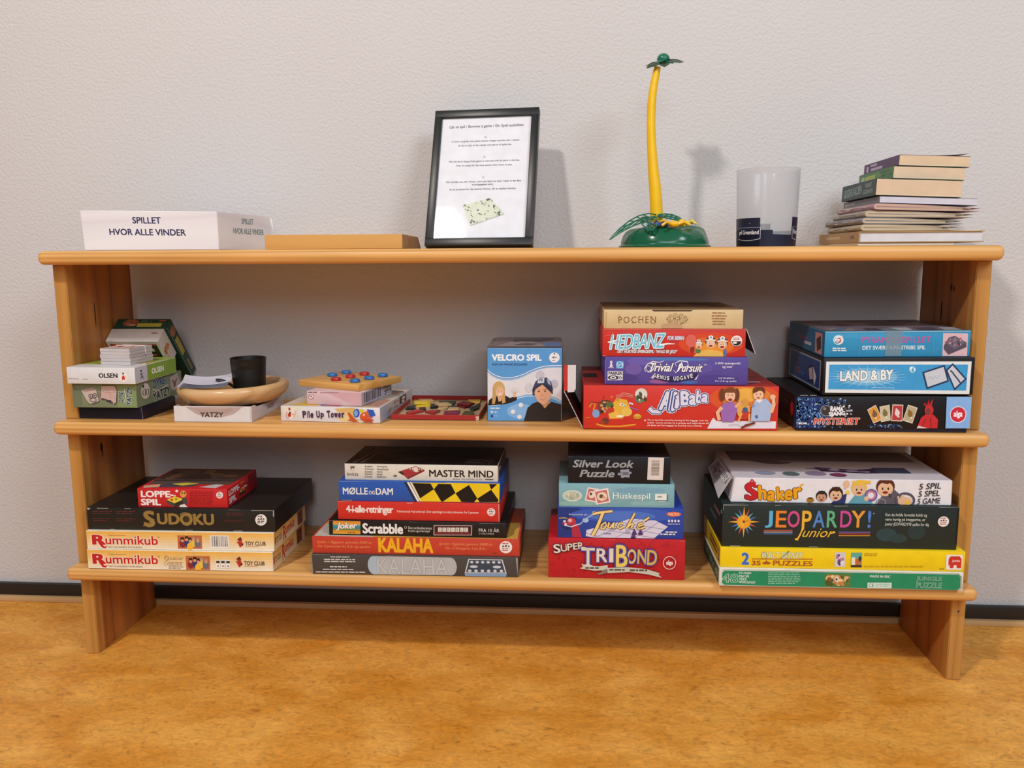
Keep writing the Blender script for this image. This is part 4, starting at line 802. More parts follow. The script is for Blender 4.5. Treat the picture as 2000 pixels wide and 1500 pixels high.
a.l([(675, 745), (662, 715), (690, 672), (740, 648), (800, 655), (845, 640)], [3, 6, 7, 8, 7, 3], W_ink); a.l([(690, 745), (720, 745), (745, 720), (770, 660)], [3, 6, 8, 8], W_ink); a.ring(700, 712, 24, 26, 5, W_ink)
a.l([(930, 720), (955, 745), (985, 720), (1010, 650)], [3, 7, 9, 9], W_ink); a.l([(960, 690), (945, 660), (990, 638), (1060, 645), (1070, 680), (1010, 705)], [3, 6, 8, 8, 8, 5], W_ink)
for i, ch in enumerate('GENUS UDGAVE'):
    if ch != ' ': u = (i-5.5)/5.5; a.t(ch, 932+u*172-12, 778+26*(1-u*u)-5-18, 932+u*172+12, 778+26*(1-u*u)+13, W_ink, .03, 0, u*13)
a.t('™', 1212, 664, 1238, 676, W_ink); a.t('2.400 spørgsmål', 1315, 644, 1548, 670, '#e2deee', .02); a.t('og svar', 1383, 680, 1480, 702, '#e2deee', .02); a.t('2 til 36 spillere,', 1352, 780, 1500, 798, '#e2deee', .02); a.t('Fra 15 år og opefter', 1325, 807, 1524, 826, '#e2deee', .02)
worn(a, [(292, 420, 858, 3)], '#c8c2d4'); a.r(290, 640, 296, 858, '#b9b2cc')
game('board_game_box', 'violet game box with flowing white script lettering, on the large red box', b, 'mid', .3394, .0120, acc, .5)
acc += H+.0003
W, H, D = .2759, .0540, .27
t = game2('board_game_box', 'red and orange game box with slanted pale blue lettering and an open right flap', 'mid', .3342, .0160, acc, .4)
b = boxmb(W, D, H, '#ca3026', .001)
a = fr(b, W, D, H, (270, 345), (1600, 340), (270, 603))
a.e(1280, 480, 300, 105, '#d24a26'); a.e(1280, 500, 210, 85, '#dc6c2a'); a.e(1290, 520, 130, 60, '#e4902f')
a.p([(1120, 602), (1160, 560), (1250, 530), (1350, 540), (1420, 570), (1425, 602)], '#e0b45a')
for x, y, r_, hair, sk in ((1168, 490, 34, '#8a4a2c', '#e2b490'), (1278, 470, 46, '#4a3426', '#e6b894'), (1385, 480, 48, '#5a4438', '#e2b088')):
    a.e(x, y-r_*.3, r_*1.1, r_*1.05, hair); a.e(x, y+r_*.1, r_*.9, r_*.9, sk); a.e(x-r_*.3, y, r_*.2, r_*.26, '#f0eae2'); a.e(x+r_*.3, y, r_*.2, r_*.26, '#f0eae2'); a.e(x-r_*.26, y, r_*.09, r_*.12, '#2a1c18'); a.e(x+r_*.26, y, r_*.09, r_*.12, '#2a1c18'); a.e(x, y+r_*.55, r_*.4, r_*.2, '#8a2a24'); a.l([(x-r_, y-r_*.55), (x, y-r_*.75), (x+r_, y-r_*.55)], 12, '#e8e0da'); a.e(x, y-r_*1.15, r_*.5, r_*.42, '#e9e6e6'); a.e(x, y-r_*1.15, r_*.22, r_*.2, '#7a8aa8')
a.e(1110, 530, 20, 34, '#8a2a2c'); a.e(1165, 545, 24, 20, '#4a7a50'); a.e(1412, 560, 16, 40, '#5a6aa8'); a.e(1095, 450, 50, 60, '#d8665a')
a.t('HEDBANZ', 335, 392, 862, 525, '#79bdd6', .02, .3, 2, ol=(('#3a2c3c', .085), ('#eef2f4', .055)), sp=.95); a.l([(320, 468), (420, 462), (380, 470)], 12, '#eef2f4'); a.l([(800, 492), (880, 478), (945, 480)], [16, 14, 6], '#eef2f4')
a.l([(290, 415), (330, 400), (350, 420), (365, 380), (345, 372)], 8, '#e0604a'); a.t('FOR BØRN', 875, 406, 1030, 444, '#d8d4e0', .06, .1, 0, ol=('#8a80a8', .05)); a.t('DET HURTIGE SPØRGESPIL: “HVAD ER JEG?”', 410, 538, 972, 578, '#dcd8dc', .05, .15, 0, ol=('#8a6a80', .04))
a.e(1515, 447, 52, 50, '#ece4e2'); a.e(1515, 450, 44, 42, '#2c2426', a0=0, a1=180, n=14); a.dash(1485, 418, 1545, 440, 2, '#b83a34', .6); a.e(1500, 465, 20, 10, '#ece4e2')
a.p([(272, 346), (1598, 341), (1598, 349), (272, 354)], '#d86a58'); worn(a, [(272, 300, 596, 5)], '#e0b8ac')
b.build('box_body', t)
b = MB(); x = W/2
P_ = [Vector(v) for v in ((x+.0006, .001, .0535), (x+.0006, .12, .0535), (x+.019, .12, .008), (x+.019, .001, .006))]; n = Vector((.0010, 0, .0005))
b.poly(P_, PM('#2a1c1a')); b.poly([v+n for v in P_[::-1]], PM('#b92c24'))
for i in range(4): j = (i+1) % 4; b.poly([P_[i], P_[j], P_[j]+n, P_[i]+n], PM('#d8d0cc'))
b.build('end_flap', t)
acc += H+.0003
W, H, D = .2677, .0376, .262
t = game2('board_game_box', 'tan cardboard game box with brown lettering, topmost of the red pile', 'mid', .3325, .0180, acc, .4)
b = boxmb(W, D, H, '#d3b88a', .001)
a = fr(b, W, D, H, (282, 170), (1575, 150), (285, 343))
br = '#7a4a2a'
a.t('POCHEN', 420, 228, 770, 286, br, .0, 0, 1.0, sp=1.25)
for x in (420, 482, 545, 610, 668, 722, 744): a.r(x, 284, x+22, 288, br); 
for x in (420, 610, 668, 718): a.r(x, 226, x+18, 230, br)
for i in range(9): th = i*2*PI/9+.3; a.ring(968+78*math.cos(th), 238+36*math.sin(th), 17, 9, 3, br, 12)
for i in range(5): th = i*2*PI/5; a.ring(968+32*math.cos(th), 238+14*math.sin(th), 14, 7, 3, br, 10)
a.l([(866, 240), (895, 278), (968, 296), (1040, 276), (1070, 238)], 4, br)
for i, (x0, x1) in enumerate(((1290, 1432), (1286, 1438), (1288, 1436), (1296, 1430), (1298, 1430))): a.dash(x0, 178+i*25, x1, 192+i*25, 1, '#9a6a42', .7)
a.p([(725, 164), (1110, 158), (1085, 172), (750, 178)], '#4a3524')
worn(a, [(300, 1560, 334, 0)], '#c0a276'); a.l([(304, 190), (302, 340)], 3, '#b0905f')
s = face(b, 'top', W, D, H); s.full('#8a6e4c'); s.blobs(2, 2, 98, 75, ['#6e5438', '#7c6244', '#5e4830'], 16, 5, 16, 3); s.r(36, 96, 66, 99.5, '#3a2a1c'); s.r(3, 90, 97, 95, '#a08560')
b.build('box_body', t)
b = MB(); b.poly([(-.0215, -.0006, .001), (.019, -.0006, .001), (.016, -.0006, .0085), (-.002, -.0006, .0125), (-.0205, -.0006, .008)], PM('#c29c78', .25)); b.poly([(-.0215, -.0012, .001), (-.0205, -.0012, .008), (-.002, -.0012, .0125), (.016, -.0012, .0085), (.019, -.0012, .001)], PM('#c29c78', .25))
o = b.build('tape', t); o['label'] = 'torn brown tape'

# ---- middle shelf, blue cube-like box
W, H, D = .1545, .1535, .2
t = game2('toy_box', 'tall light blue game box picturing two children and white balls, beside the red pile', 'mid', .0388, .0700, 0, 1.8)
b = boxmb(W, D, H, '#1a1619', .0012)
a = fr(b, W, D, H, (140, 322), (1142, 322), (150, 1316))
a.full('#dcd9de'); a.k += 2
def wave(pts, fillto, c): a.p(pts+fillto, c)
wv = [(145, 610), (200, 660), (280, 700), (370, 722), (460, 722), (560, 700), (650, 665), (740, 620), (830, 585), (930, 562), (1040, 556), (1140, 556)]
up = lambda d: [(x, y+d) for x, y in wv]
a.p([(140, 330)]+[(140, 700)]+up(42)[0:7]+up(34)[7:]+[(1142, 330)], '#8fb9df'); a.p([(140, 330)]+up(20)+[(1142, 330)], '#3f6eb0'); a.p([(140, 330)]+up(12)+[(1142, 330)], '#dfe8f0'); a.p([(140, 330)]+wv+[(1142, 330)], '#5898d2')
lw = [(150, 1110), (260, 1106), (380, 1082), (480, 1040), (580, 1000), (680, 978), (800, 975), (950, 985), (1050, 1015), (1142, 1060)]
a.p([(x, y-26) for x, y in lw]+[(1142, 1316), (150, 1316)], '#7faad6'); a.p([(x, y-8) for x, y in lw]+[(1142, 1316), (150, 1316)], '#dfe8f0'); a.p(lw+[(1142, 1316), (150, 1316)], '#5e9cd4')
a.e(600, 1180, 190, 100, '#85b4e0')
a.t('VELCRO SPIL', 205, 412, 870, 500, '#f0f2f4', .05, .0, 0); a.t('KAN DU FANGE BOLDENE?', 210, 533, 682, 562, '#263a6c', .03, .1)
a.e(1038, 455, 70, 68, '#ece8ea'); a.p([(1025, 412), (1038, 390), (1052, 412)], '#2a2c34'); a.t('40+', 1008, 437, 1072, 468, '#2a2c34', .03); a.dash(1012, 488, 1062, 500, 1, '#6a6a74', .8)
# girl
a.p([(155, 1104), (170, 1030), (230, 985), (390, 965), (450, 1000), (490, 985), (548, 985), (540, 1030), (470, 1062), (380, 1086)], '#241c1c'); a.l([(510, 990), (515, 940)], 30, '#e0b090'); a.e(512, 902, 44, 44, '#d2cfd0'); a.e(512, 930, 22, 20, '#e0b090')
a.e(300, 880, 82, 105, '#c9a468'); a.p([(222, 870), (378, 870), (392, 1060), (350, 1076), (330, 960), (270, 960), (250, 1080), (212, 1090)], '#c39c5e'); a.e(312, 915, 54, 68, '#e6b494'); a.p([(250, 905), (290, 830), (350, 840), (372, 900), (330, 862)], '#d2b078'); a.e(295, 905, 6, 5, '#3a2a24'); a.e(336, 905, 6, 5, '#3a2a24'); a.e(316, 948, 20, 9, '#f0e4e0'); a.p([(285, 985), (340, 985), (335, 1040), (300, 1050)], '#dca686'); a.e(262, 1090, 12, 3, '#241c1c')
# boy with the ball hat
a.p([(640, 1312), (690, 1130), (760, 1070), (840, 1045), (1010, 1050), (1140, 1085), (1142, 1312)], '#2a2220'); a.p([(850, 1050), (920, 1140), (1000, 1050)], '#cf9874'); a.ring(905, 1100, 60, 46, 6, '#1a1614')
a.e(850, 690, 56, 62, '#c4bfcc'); a.e(705, 862, 54, 62, '#cfcad2'); a.e(1040, 805, 50, 56, '#c0bac8')
a.p([(755, 960), (750, 880), (790, 780), (850, 725), (940, 722), (1000, 780), (1026, 880), (1022, 945), (990, 900), (890, 820), (800, 880), (780, 970)], '#39405e'); a.p([(815, 800), (830, 735), (910, 728), (905, 795)], '#c9d2e0'); a.p([(955, 800), (940, 730), (980, 765), (1000, 830)], '#9fb2d0'); a.dash(835, 742, 895, 775, 2, '#2a2c3c', .6)
a.p([(778, 930), (800, 860), (880, 812), (970, 850), (998, 930), (990, 1010), (940, 1075), (880, 1085), (820, 1040)], '#e2ab88'); a.e(838, 912, 16, 7, '#4a342c'); a.e(920, 906, 16, 7, '#4a342c'); a.l([(815, 888), (855, 890)], 7, '#8a6248'); a.l([(900, 884), (945, 880)], 7, '#8a6248'); a.e(880, 955, 16, 12, '#d0946e'); a.p([(855, 1010), (930, 995), (900, 1030)], '#a8504a'); a.p([(868, 1010), (922, 999), (900, 1018)], '#f0e6e2'); a.p([(998, 880), (1020, 900), (1005, 960)], '#d8a07c'); a.p([(755, 955), (752, 880), (880, 795), (1000, 850), (1025, 945), (1005, 930), (885, 815), (775, 890)], '#2c324c')
for x, y in ((600, 1095), (494, 1188), (582, 1258)): a.e(x, y, 33, 33, '#d8d8e0'); a.e(x-5, y-5, 20, 20, '#e6e6ec')
a.dash(188, 1132, 328, 1150, 1, '#e8ecf2', .8); a.e(205, 1190, 12, 14, '#d8e0ea'); a.e(222, 1192, 9, 11, '#d8e0ea'); a.r(248, 1182, 262, 1202, '#d8e0ea'); a.r(275, 1182, 284, 1202, '#d8e0ea'); a.e(212, 1245, 17, 17, '#26488c'); a.r(245, 1236, 256, 1256, '#a8c4e4'); a.r(268, 1236, 280, 1256, '#a8c4e4')
s = face(b, 'top', W, D, H, rough=.2, spec=.6); s.full('#3a3136'); s.p([(8, 98), (20, 40), (60, 45), (82, 98)], '#8f8488'); s.p([(30, 80), (44, 60), (64, 66), (56, 84)], '#5c4e50'); s.p([(76, 99), (70, 55), (97, 40), (99, 99)], '#5a7cb0'); s.blobs(10, 5, 95, 45, ['#564a48', '#2a2428', '#4a4250'], 9, 5, 16, 3); s.dash(80, 72, 95, 84, 2, '#b0c4dc', .5)
s = face(b, 'right', W, D, H, rough=.25, spec=.5); s.full('#161216'); s.r(2, 70, 30, 98, '#2a2428'); s.r(1, 2, 6, 98, '#241c22')
b.build('box_body', t)
b = MB(); b.poly([(-.077, .0, H+.0002), (.077, .0, H+.0002), (.076, .17, H+.0040), (-.066, .17, H+.0040)], PM('#6a5e60', .2, .6)); b.poly([(-.077, .0, H+.0012), (-.066, .17, H+.0050), (.076, .17, H+.0050), (.077, .0, H+.0012)], PM('#7a6e70', .2, .6))
A_ = Art(b, (-.066, .17, H+.0050), (.142, 0, 0), (0, -.17, -.0038), rough=.2, spec=.6)
A_.k = 6; A_.p([(6, 96), (22, 50), (58, 50), (84, 96)], '#9a8f93'); A_.p([(28, 84), (46, 62), (66, 68), (56, 86)], '#5a4c50'); A_.p([(78, 98), (70, 60), (98, 50), (99, 98)], '#5478ae'); A_.blobs(12, 5, 92, 46, ['#4a3e40', '#2c2629', '#5a4e54'], 9, 5, 15, 3)
o = b.build('top_flap', t)

# ---- middle shelf, left-hand pile
W, H, D = .1420, .0272, .139
b = boxmb(W, D, H, '#141425', .0015)
a = fr(b, W, D, H, (0, 0), (100, 0), (0, 100)); a.l([(97.2, 4), (98.2, 50), (99, 96)], .6, '#8d8fa6'); a.e(60, 12, 6, 3, '#1d1d34')
game('storage_box', 'dark navy box with nothing printed on it, under the green dice-game box', b, 'mid', -.8355, .0400, 0, -1, 'box')
acc = .0275
W, H, D = .1400, .0522, .2
b = boxmb(W, D, H, '#7c876b', .0013)
a = fr(b, W, D, H, (450, 858), (1182, 868), (460, 1130))
a.r(450, 850, 560, 1140, '#6c755c'); a.r(965, 860, 1190, 1140, '#7f9160'); a.e(620, 900, 140, 40, '#74806a')
a.p([(548, 945), (690, 905), (742, 950), (765, 1075), (700, 1100), (640, 1095)], '#5a5a50'); a.p([(555, 940), (690, 908), (728, 935), (755, 1060), (650, 1092), (615, 1050)], '#c2b0a8'); a.p([(555, 940), (690, 908), (728, 935), (600, 965)], '#a8948c'); a.ring(665, 1005, 22, 22, 8, '#3a2f3c'); a.ring(712, 1000, 22, 22, 8, '#3a2f3c'); a.e(665, 1005, 8, 8, '#3a2f3c'); a.e(712, 1000, 8, 8, '#3a2f3c'); a.ring(690, 1048, 36, 20, 7, '#3a2f3c')
a.p([(782, 900), (800, 884), (950, 890), (972, 940), (965, 1075), (940, 1105), (780, 1045), (768, 1010)], '#4c4c42'); a.p([(790, 895), (940, 895), (962, 940), (950, 1075), (920, 1095), (775, 1040)], '#c4a8a0'); a.l([(800, 955), (870, 975), (945, 960)], 7, '#b08a84'); a.l([(830, 920), (900, 1000), (870, 1030)], 7, '#b48e88'); a.l([(785, 1035), (840, 1050), (915, 1085)], 20, '#5a4648'); a.e(870, 1062, 30, 12, '#3a2f3c')
a.t('DYRE-', 942, 985, 1078, 1035, '#2f3f4c', .05, 0, 84, ol=('#dfe2d8', .05)); a.t('YATZY', 998, 978, 1208, 1038, '#2f4a5c', .05, 0, 84, ol=('#dfe2d8', .05)); a.l([(1050, 930), (1062, 1000), (1050, 1080)], 6, '#dfe2d8')
s = face(b, 'right', W, D, H); s.full('#75876c'); s.e(18, 42, 9, 32, '#d3cdc8'); s.ring(16, 46, 3.6, 13, 1.5, '#2a2a30'); s.ring(21, 48, 3.6, 13, 1.5, '#2a2a30'); s.e(14, 20, 2, 7, '#2a2a30')
s.t('DYRE-', 34, 6, 64, 38, '#24406c', .06, 0, 3, ol=('#cdd6d4', .03)); s.l([(32, 46), (48, 56), (66, 42)], 2, '#e3e6e0'); s.t('YATZY', 32, 54, 72, 92, '#2a3238', .06, 0, 4, ol=('#dfe2d8', .05)); s.p([(72, 16), (90, 6), (96, 50), (88, 80), (74, 70)], '#b9a8a4'); s.l([(78, 30), (84, 60)], 3, '#6a3a34'); s.l([(88, 28), (80, 62)], 3, '#6a3a34')
game('board_game_box', 'grey-green game box picturing two big animal dice, under the white and green box', b, 'mid', -.8365, .0220, acc, 0)
acc += H+.0003
W, H, D = .1465, .0345, .178
b = boxmb(W, D, H, '#dcdadb', .001)
a = fr(b, W, D, H, (325, 690), (1166, 668), (345, 865))
a.t('OLSEN', 728, 738, 963, 787, '#2a2628', .05, sp=1.05); a.e(1036, 776, 50, 50, '#efe6e0'); a.e(1034, 768, 14, 14, '#c8382c'); a.p([(1020, 775), (1050, 775), (1060, 810), (1040, 795), (1018, 812)], '#b8302a'); a.e(1030, 735, 10, 12, '#2a2628'); a.l([(1045, 780), (1066, 768)], 7, '#c8382c'); a.l([(1020, 782), (1004, 772)], 7, '#c8382c'); a.dash(355, 806, 515, 815, 1, '#9a989c', .8); a.dash(528, 806, 605, 815, 1, '#9a989c', .8)
s = face(b, 'right', W, D, H); s.full('#c9ccda'); s.r(28, 0, 100, 100, '#86a83a'); s.e(14, 30, 2, 6, '#2a2628'); s.l([(14, 40), (15, 60), (12, 78)], 2, '#4a4a58'); s.l([(15, 58), (18, 78)], 2, '#4a4a58'); s.l([(10, 52), (19, 46)], 2, '#4a4a58'); s.t('OLSEN', 38, 30, 68, 66, '#eef2e4', .06)
s = face(b, 'top', W, D, H); s.full('#d5d3d2'); s.r(0, 30, 100, 72, '#93a83c'); s.blobs(8, 34, 98, 74, ['#c8823a', '#d8c8b0', '#a85a34', '#e0dcd4', '#b9a04a'], 16, 4, 11, 2); s.p([(70, 70), (97, 66), (99, 76), (78, 80)], '#e8e6e0'); s.r(0, 0, 100, 28, '#8fa83a'); s.blobs(10, 3, 60, 27, ['#b8542c', '#d8a070'], 8, 4, 9, 5)
game('card_game_box', 'white and green game box with small black capitals, under the banded cards', b, 'mid', -.8325, .0080, acc, 0)
acc += H+.0003
t = game2('card_deck', 'pile of white cards held by a rubber band on the white and green box', 'mid', -.8190, .0420, acc, -4, 'cards')
b = MB(); z = .0003; Mc = PM('#d6cdcc'); 
for i, (h_, dx, dy) in enumerate(((.0075, 0, .001), (.0062, .0012, 0), (.0068, -.001, .0008), (.0060, .0008, .0003), (.0062, -.0005, .0012))):
    n_ = int(h_/.0011)
    for k_ in range(n_):
        b.box(-.0335+dx, .0335+dx, dy+rnd.random()*.0006, .084+dy, z+k_*h_/n_, z+(k_+1)*h_/n_-.00018, Mc, .0002, 1)
    z += h_+.0004
b.build('cards', t)
b = MB(); s = Art(b, (-.033, .083, z-.0002), (.066, 0, 0), (0, -.081, 0)); s.k = 3; s.full('#cfc2bd'); s.blobs(10, 8, 92, 92, ['#b9583c', '#d8a58a', '#c8b8b0'], 12, 5, 16, 5); b.build('top_card', t)
b = MB(); x0, y0, y1, z0, z1 = .0215, -.0004, .0862, .0, z+.0004
x0 = .0345; b.tube([(-.0345, .060, .0), (-.0352, .060, z*.5), (-.0345, .060, z+.0005), (0, .058, z+.0009), (.0345, .056, z+.0005), (.0356, .056, z*.5), (.0348, .056, .0006)], .0009, PM('#e4e2e0'), 6); o = b.build('rubber_band', t); o['label'] = 'white rubber band'
# two boxes tilted up behind the pile
S_TH = math.atan2(.1474, .125)
def slope(name, label, W, L, T, x, y, z, body):
    """box lying back: local x right, y down the slope, z out of the upper face"""
    o = thing(name, label, 'game box', (x, y, z), (-S_TH, 0, 0), GROUP)
    b = MB(); b.box(-W/2, W/2, 0, L, 0, T, PM(body), .0012); return o, b
t, b = slope('board_game_box', 'dark green game box with yellow lettering propped at a slant behind the left pile', .1250, .168, .030, -.8362, .1885, .7104, '#173c2c')
s = Art(b, (-.0625, 0, .030), (.125, 0, 0), (0, 0, -.030)); s.e(28, 45, 15, 40, '#7a4a34'); s.blobs(16, 10, 40, 80, ['#a8583c', '#c8a080', '#5a2c24'], 9, 3, 7, 5); s.dash(42, 48, 90, 88, 1, '#a89a3a', 1.0); s.dash(46, 22, 72, 34, 1, '#6a7a4c', .8); s.r(80, 16, 92, 30, '#9a4a44')
s = Art(b, (.0625, 0, .030), (0, .168, 0), (0, 0, -.030)); s.e(15, 50, 8, 42, '#8a5a40'); s.blobs(9, 12, 22, 88, ['#a8583c', '#c8a080', '#5a2c24'], 8, 2, 5, 6); s.dash(27, 26, 66, 80, 1, '#a89a3a', 1.0); s.dash(70, 36, 92, 64, 2, '#a88a5c', .6); s.r(0, 93, 100, 99, '#8fa89c')
b.build('box_body', t)
t, b = slope('card_game_box', 'cream card box with a black panel propped at a slant under the dark green box', .1230, .080, .0405, -.8415, .1575, .6830, '#c9beb2')
s = Art(b, (-.0615, .080, 0), (.123, 0, 0), (0, -.080, 0)); s.N = Vector((0, 0, -1)); s.full('#d9d3cc'); s.r(6, 6, 94, 90, '#c0513a'); s.r(58, 28, 94, 84, '#1d1a1a')
s.dash(64, 60, 86, 72, 1, '#d8cfc8', .9); s.dash(64, 42, 90, 50, 1, '#c8645a', .8); s.blobs(8, 10, 56, 88, ['#d8a58a', '#8a3a2c', '#e0c8b4'], 12, 5, 13, 3)
s = Art(b, (-.0615, 0, .0405), (.123, 0, 0), (0, 0, -.0405)); s.r(0, 72, 100, 100, '#ddd5cb'); s.dash(80, 30, 92, 42, 1, '#8a6a68', .8)
s = Art(b, (.0615, 0, .0405), (0, .08, 0), (0, 0, -.0405)); s.full('#cfc6bb'); s.p([(35, 40), (52, 20), (60, 90), (42, 96)], '#b97a44'); s.blobs(36, 30, 80, 96, ['#c88a4a', '#a85a34', '#d8b87a'], 9, 4, 9, 4)
b.build('box_body', t)

# ---- dice-game box, wooden bowl, pad, cup
W, H, D = .1640, .0328, .205
t = game2('dice_game_box', 'low white cardboard box with dark lettering under the wooden bowl', 'mid', -.6060, .0225, 0, 1.5, 'game box')
b = MB(); b.box(-W/2+.0001, W/2-.0001, .0018, D-.0018, 0, .0240, PM('#d9d3d2'), .0004)
for q_ in ((-W/2, W/2, 0, .0016), (-W/2, W/2, D-.0016, D)): b.box(q_[0], q_[1], q_[2], q_[3], .0001, H, PM('#d9d3d2'), .0004, 1)
for x_ in (-W/2, W/2-.0014):
    for y0_, y1_, y2_ in ((.0016, .020, .040), (D-.0016, D-.020, D-.040)):
        V_ = [(x_+o_, y_, z_) for o_ in (0, .0014) for y_, z_ in ((y0_, .0235), (y2_, .0235), (y1_, H), (y0_, H))]
        b.add(V_, [(0, 1, 2, 3), (7, 6, 5, 4), (0, 4, 5, 1), (1, 5, 6, 2), (2, 6, 7, 3), (3, 7, 4, 0)], PM('#d9d3d2'))
a = fr(b, W, D, H, (75, 740), (958, 757), (66, 932))
sc = [(205, 752), (250, 785), (310, 835), (380, 868), (500, 884), (640, 880), (740, 855), (810, 810), (850, 770), (880, 760)]
a.p(sc, '#b9a39d'); a.l(sc, 4, '#e6e0de'); a.p([(300, 770), (500, 790), (760, 775), (700, 830), (560, 850), (400, 840)], '#b09891'); a.t('YATZY', 370, 820, 635, 884, '#3b2e2e', .03, .05); a.l([(945, 760), (938, 928)], 5, '#b0a8a8')
s = face(b, 'right', W, D, .0240); s.full('#cfcbd0'); s.t('YATZY', 45, 25, 68, 62, '#6a5048', .03); s.p([(30, 4), (60, 66), (88, 4)], '#b9aab0'); s.t('YATZY', 47, 22, 66, 52, '#5a423c', .03)
s = face(b, 'top', W, D, .0240); s.r(4, 4, 96, 96, '#8a7a74')
b.build('box_body', t)
M_bowl = wood('pale_turned_maple', '#d6b082', '#c0935c', 0, 5, 6, 8, .12, .25)
M_bin = wood('bowl_floor_wood', '#a98a4e', '#8a6c38', 0, 5, 7, 8, .12, .4)
loc, rot = place('mid', -.6050, .1290, .0332, 0)
t = thing('wooden_bowl', 'round pale wooden dice bowl with a thick rim on the low white box', 'bowl', (loc[0]+.003, loc[1], loc[2]-.0062), (0, -.022, 0))
b = MB(); b.lathe([(r_*.925, z_*.80) for r_, z_ in [(.0, .0), (.086, .0), (.095, .002), (.108, .009), (.1185, .0185), (.1250, .029), (.1268, .037), (.1255, .044), (.1215, .0490), (.1160, .0510), (.1105, .0500), (.1055, .0465), (.1020, .041), (.1000, .032), (.099, .008)]], M_bowl, 72)
b.build('bowl_body', t)
b = MB(); b.lathe([(.0918, .0085), (.0910, .0055), (.0, .0055)], M_bin, 48); b.build('felt_floor', t)
loc, rot = place('mid', -.5690, .1330, .0332+.0012, 0)
t = thing('dice_cup', 'black dice cup standing in the wooden bowl', 'cup', loc, (0, .0, math.radians(20)))
Mk = plain('black_moulded_leather', '#14120f', .42, .4)
b = MB(); b.lathe([(.0, .0), (.0305, .0), (.0325, .002), (.0365, .062), (.0362, .064), (.0368, .066), (.0378, .084), (.0385, .0865), (.0375, .0875), (.0350, .0868), (.0345, .084), (.031, .006), (.0, .005)], Mk, 48); b.build('cup_body', t)
b = MB()
for zz_ in (.0735, .0775): b.tube([(.0373*math.cos(k*PI/24), .0373*math.sin(k*PI/24), zz_) for k in range(49)], .0005, Mk, 5)
b.build('rim_band', t)
loc, rot = place('mid', -.6085, .0960, .0332+.0360, 0)
b = MB(); b.tube([(-.014, -.012, .010), (-.006, -.008, .008), (.004, -.002, .004), (.012, .004, -.003), (.018, .010, -.012)], [.004, .0062, .005, .0042, .003], plain('navy_black_plastic', '#15161f', .35, .4), 10, .7)
o = b.build('pencil_stub', None, loc); tag(o, 'short dark pencil stub poking over the bowl rim beside the paper pad', 'pencil')
# pad of score sheets over the rim
M_pap = PM('#dcdcea'); M_lin = PM('#b4b6c8')
t = thing('score_pad', 'loose white pad of score sheets lying across the bowl rim', 'paper pad', (-.6500, .0960, .5262+.0031+.0332+.0330), (0.03, .02, math.radians(14)))
b = MB()
for k in range(5):
    g = []; bx = .0008*k; tw = .03*k
    for j in range(9):
        for i in range(9):
            u, v = i/8-.5, j/8-.5
            X, Y = u*.098, v*.088; X, Y = X*math.cos(tw)-Y*math.sin(tw), X*math.sin(tw)+Y*math.cos(tw)
            g.append((X+bx*2, Y, .0012+.0016*k+.010*u*u*(1+.4*k)+.006*max(0, v)*(k/4)))
    b.add(g, [(j*9+i, j*9+i+1, j*9+i+10, j*9+i+9) for j in range(8) for i in range(8)], M_pap)
for j in range(7):
    pts = [(-.04+.01*i, -.032+j*.009, .0012+.0016*4+.00035+.010*((-.04+.01*i)/.098)**2*2.6+.006*max(0, (-.032+j*.009)/.088)) for i in range(9)]
    b.add(pts+[(x, y+.0007, z) for x, y, z in pts], [(i, i+1, i+10, i+9) for i in range(8)], M_lin)
b.build('sheets', t)

# ---- two small boxes and the wooden peg game
W, H, D = .2131, .0322, .255
t = game2('board_game_box', 'battered white game box with wavy dark lettering, under the small pink box', 'mid', -.3610, .0330, .0006, -3.5)
b = boxmb(W, D, H, '#dcd7da', .0012)
a = fr(b, W, D, H, (90, 440), (985, 468), (95, 570))
a.p([(110, 446), (330, 450), (250, 480), (120, 500)], '#e2dcc8'); a.p([(580, 470), (760, 462), (800, 590), (690, 580)], '#d8b06a'); a.p([(660, 560), (710, 500), (790, 585), (750, 586)], '#c0562c'); a.p([(600, 555), (690, 500), (720, 560), (660, 585)], '#e0c484')
a.e(180, 515, 48, 40, '#ead8ce'); a.e(172, 520, 16, 18, '#b0322c'); a.e(172, 470, 9, 14, '#a83a30'); a.l([(150, 490), (140, 530), (165, 552)], 7, '#c8784c'); a.l([(205, 545), (222, 520), (232, 485)], 7, '#d8b04c'); a.l([(195, 510), (215, 520)], 8, '#c8922c'); a.e(178, 500, 8, 8, '#3a2420')
for i, (ch, x0, x1) in enumerate((('P', 290, 328), ('i', 332, 342), ('l', 346, 358), ('e', 362, 392), ('U', 416, 450), ('p', 455, 487), ('T', 512, 546), ('o', 548, 576), ('w', 578, 612), ('e', 614, 640), ('r', 644, 674))):
    hi = ch in 'PUTil'; a.t(ch, x0, 486 if hi else 504, x1, 548+(10 if ch == 'p' else 0), '#4a2c48', .08, 0, (4, -3, 2, -5, 3, -2, 5, -4, 2, -6, 6)[i], ol=('#e8dfe4', .03))
a.p([(760, 478), (800, 470), (830, 500), (815, 570), (775, 560), (752, 520)], '#c8cfe0'); a.e(780, 510, 28, 38, '#2a56a8'); a.e(775, 510, 17, 26, '#7fa4d8'); a.p([(800, 475), (850, 480), (840, 510), (810, 505)], '#d8c23a'); a.p([(870, 478), (930, 485), (950, 530), (900, 545)], '#2f5cb0'); a.e(850, 540, 42, 36, '#d2542c'); a.e(868, 510, 20, 16, '#d8642c'); a.l([(820, 560), (930, 570)], 14, '#c84a28'); a.e(845, 525, 8, 8, '#f0e6da'); a.l([(890, 555), (925, 540)], 9, '#d2542c'); a.p([(830, 585), (900, 565), (930, 590)], '#b84a30')
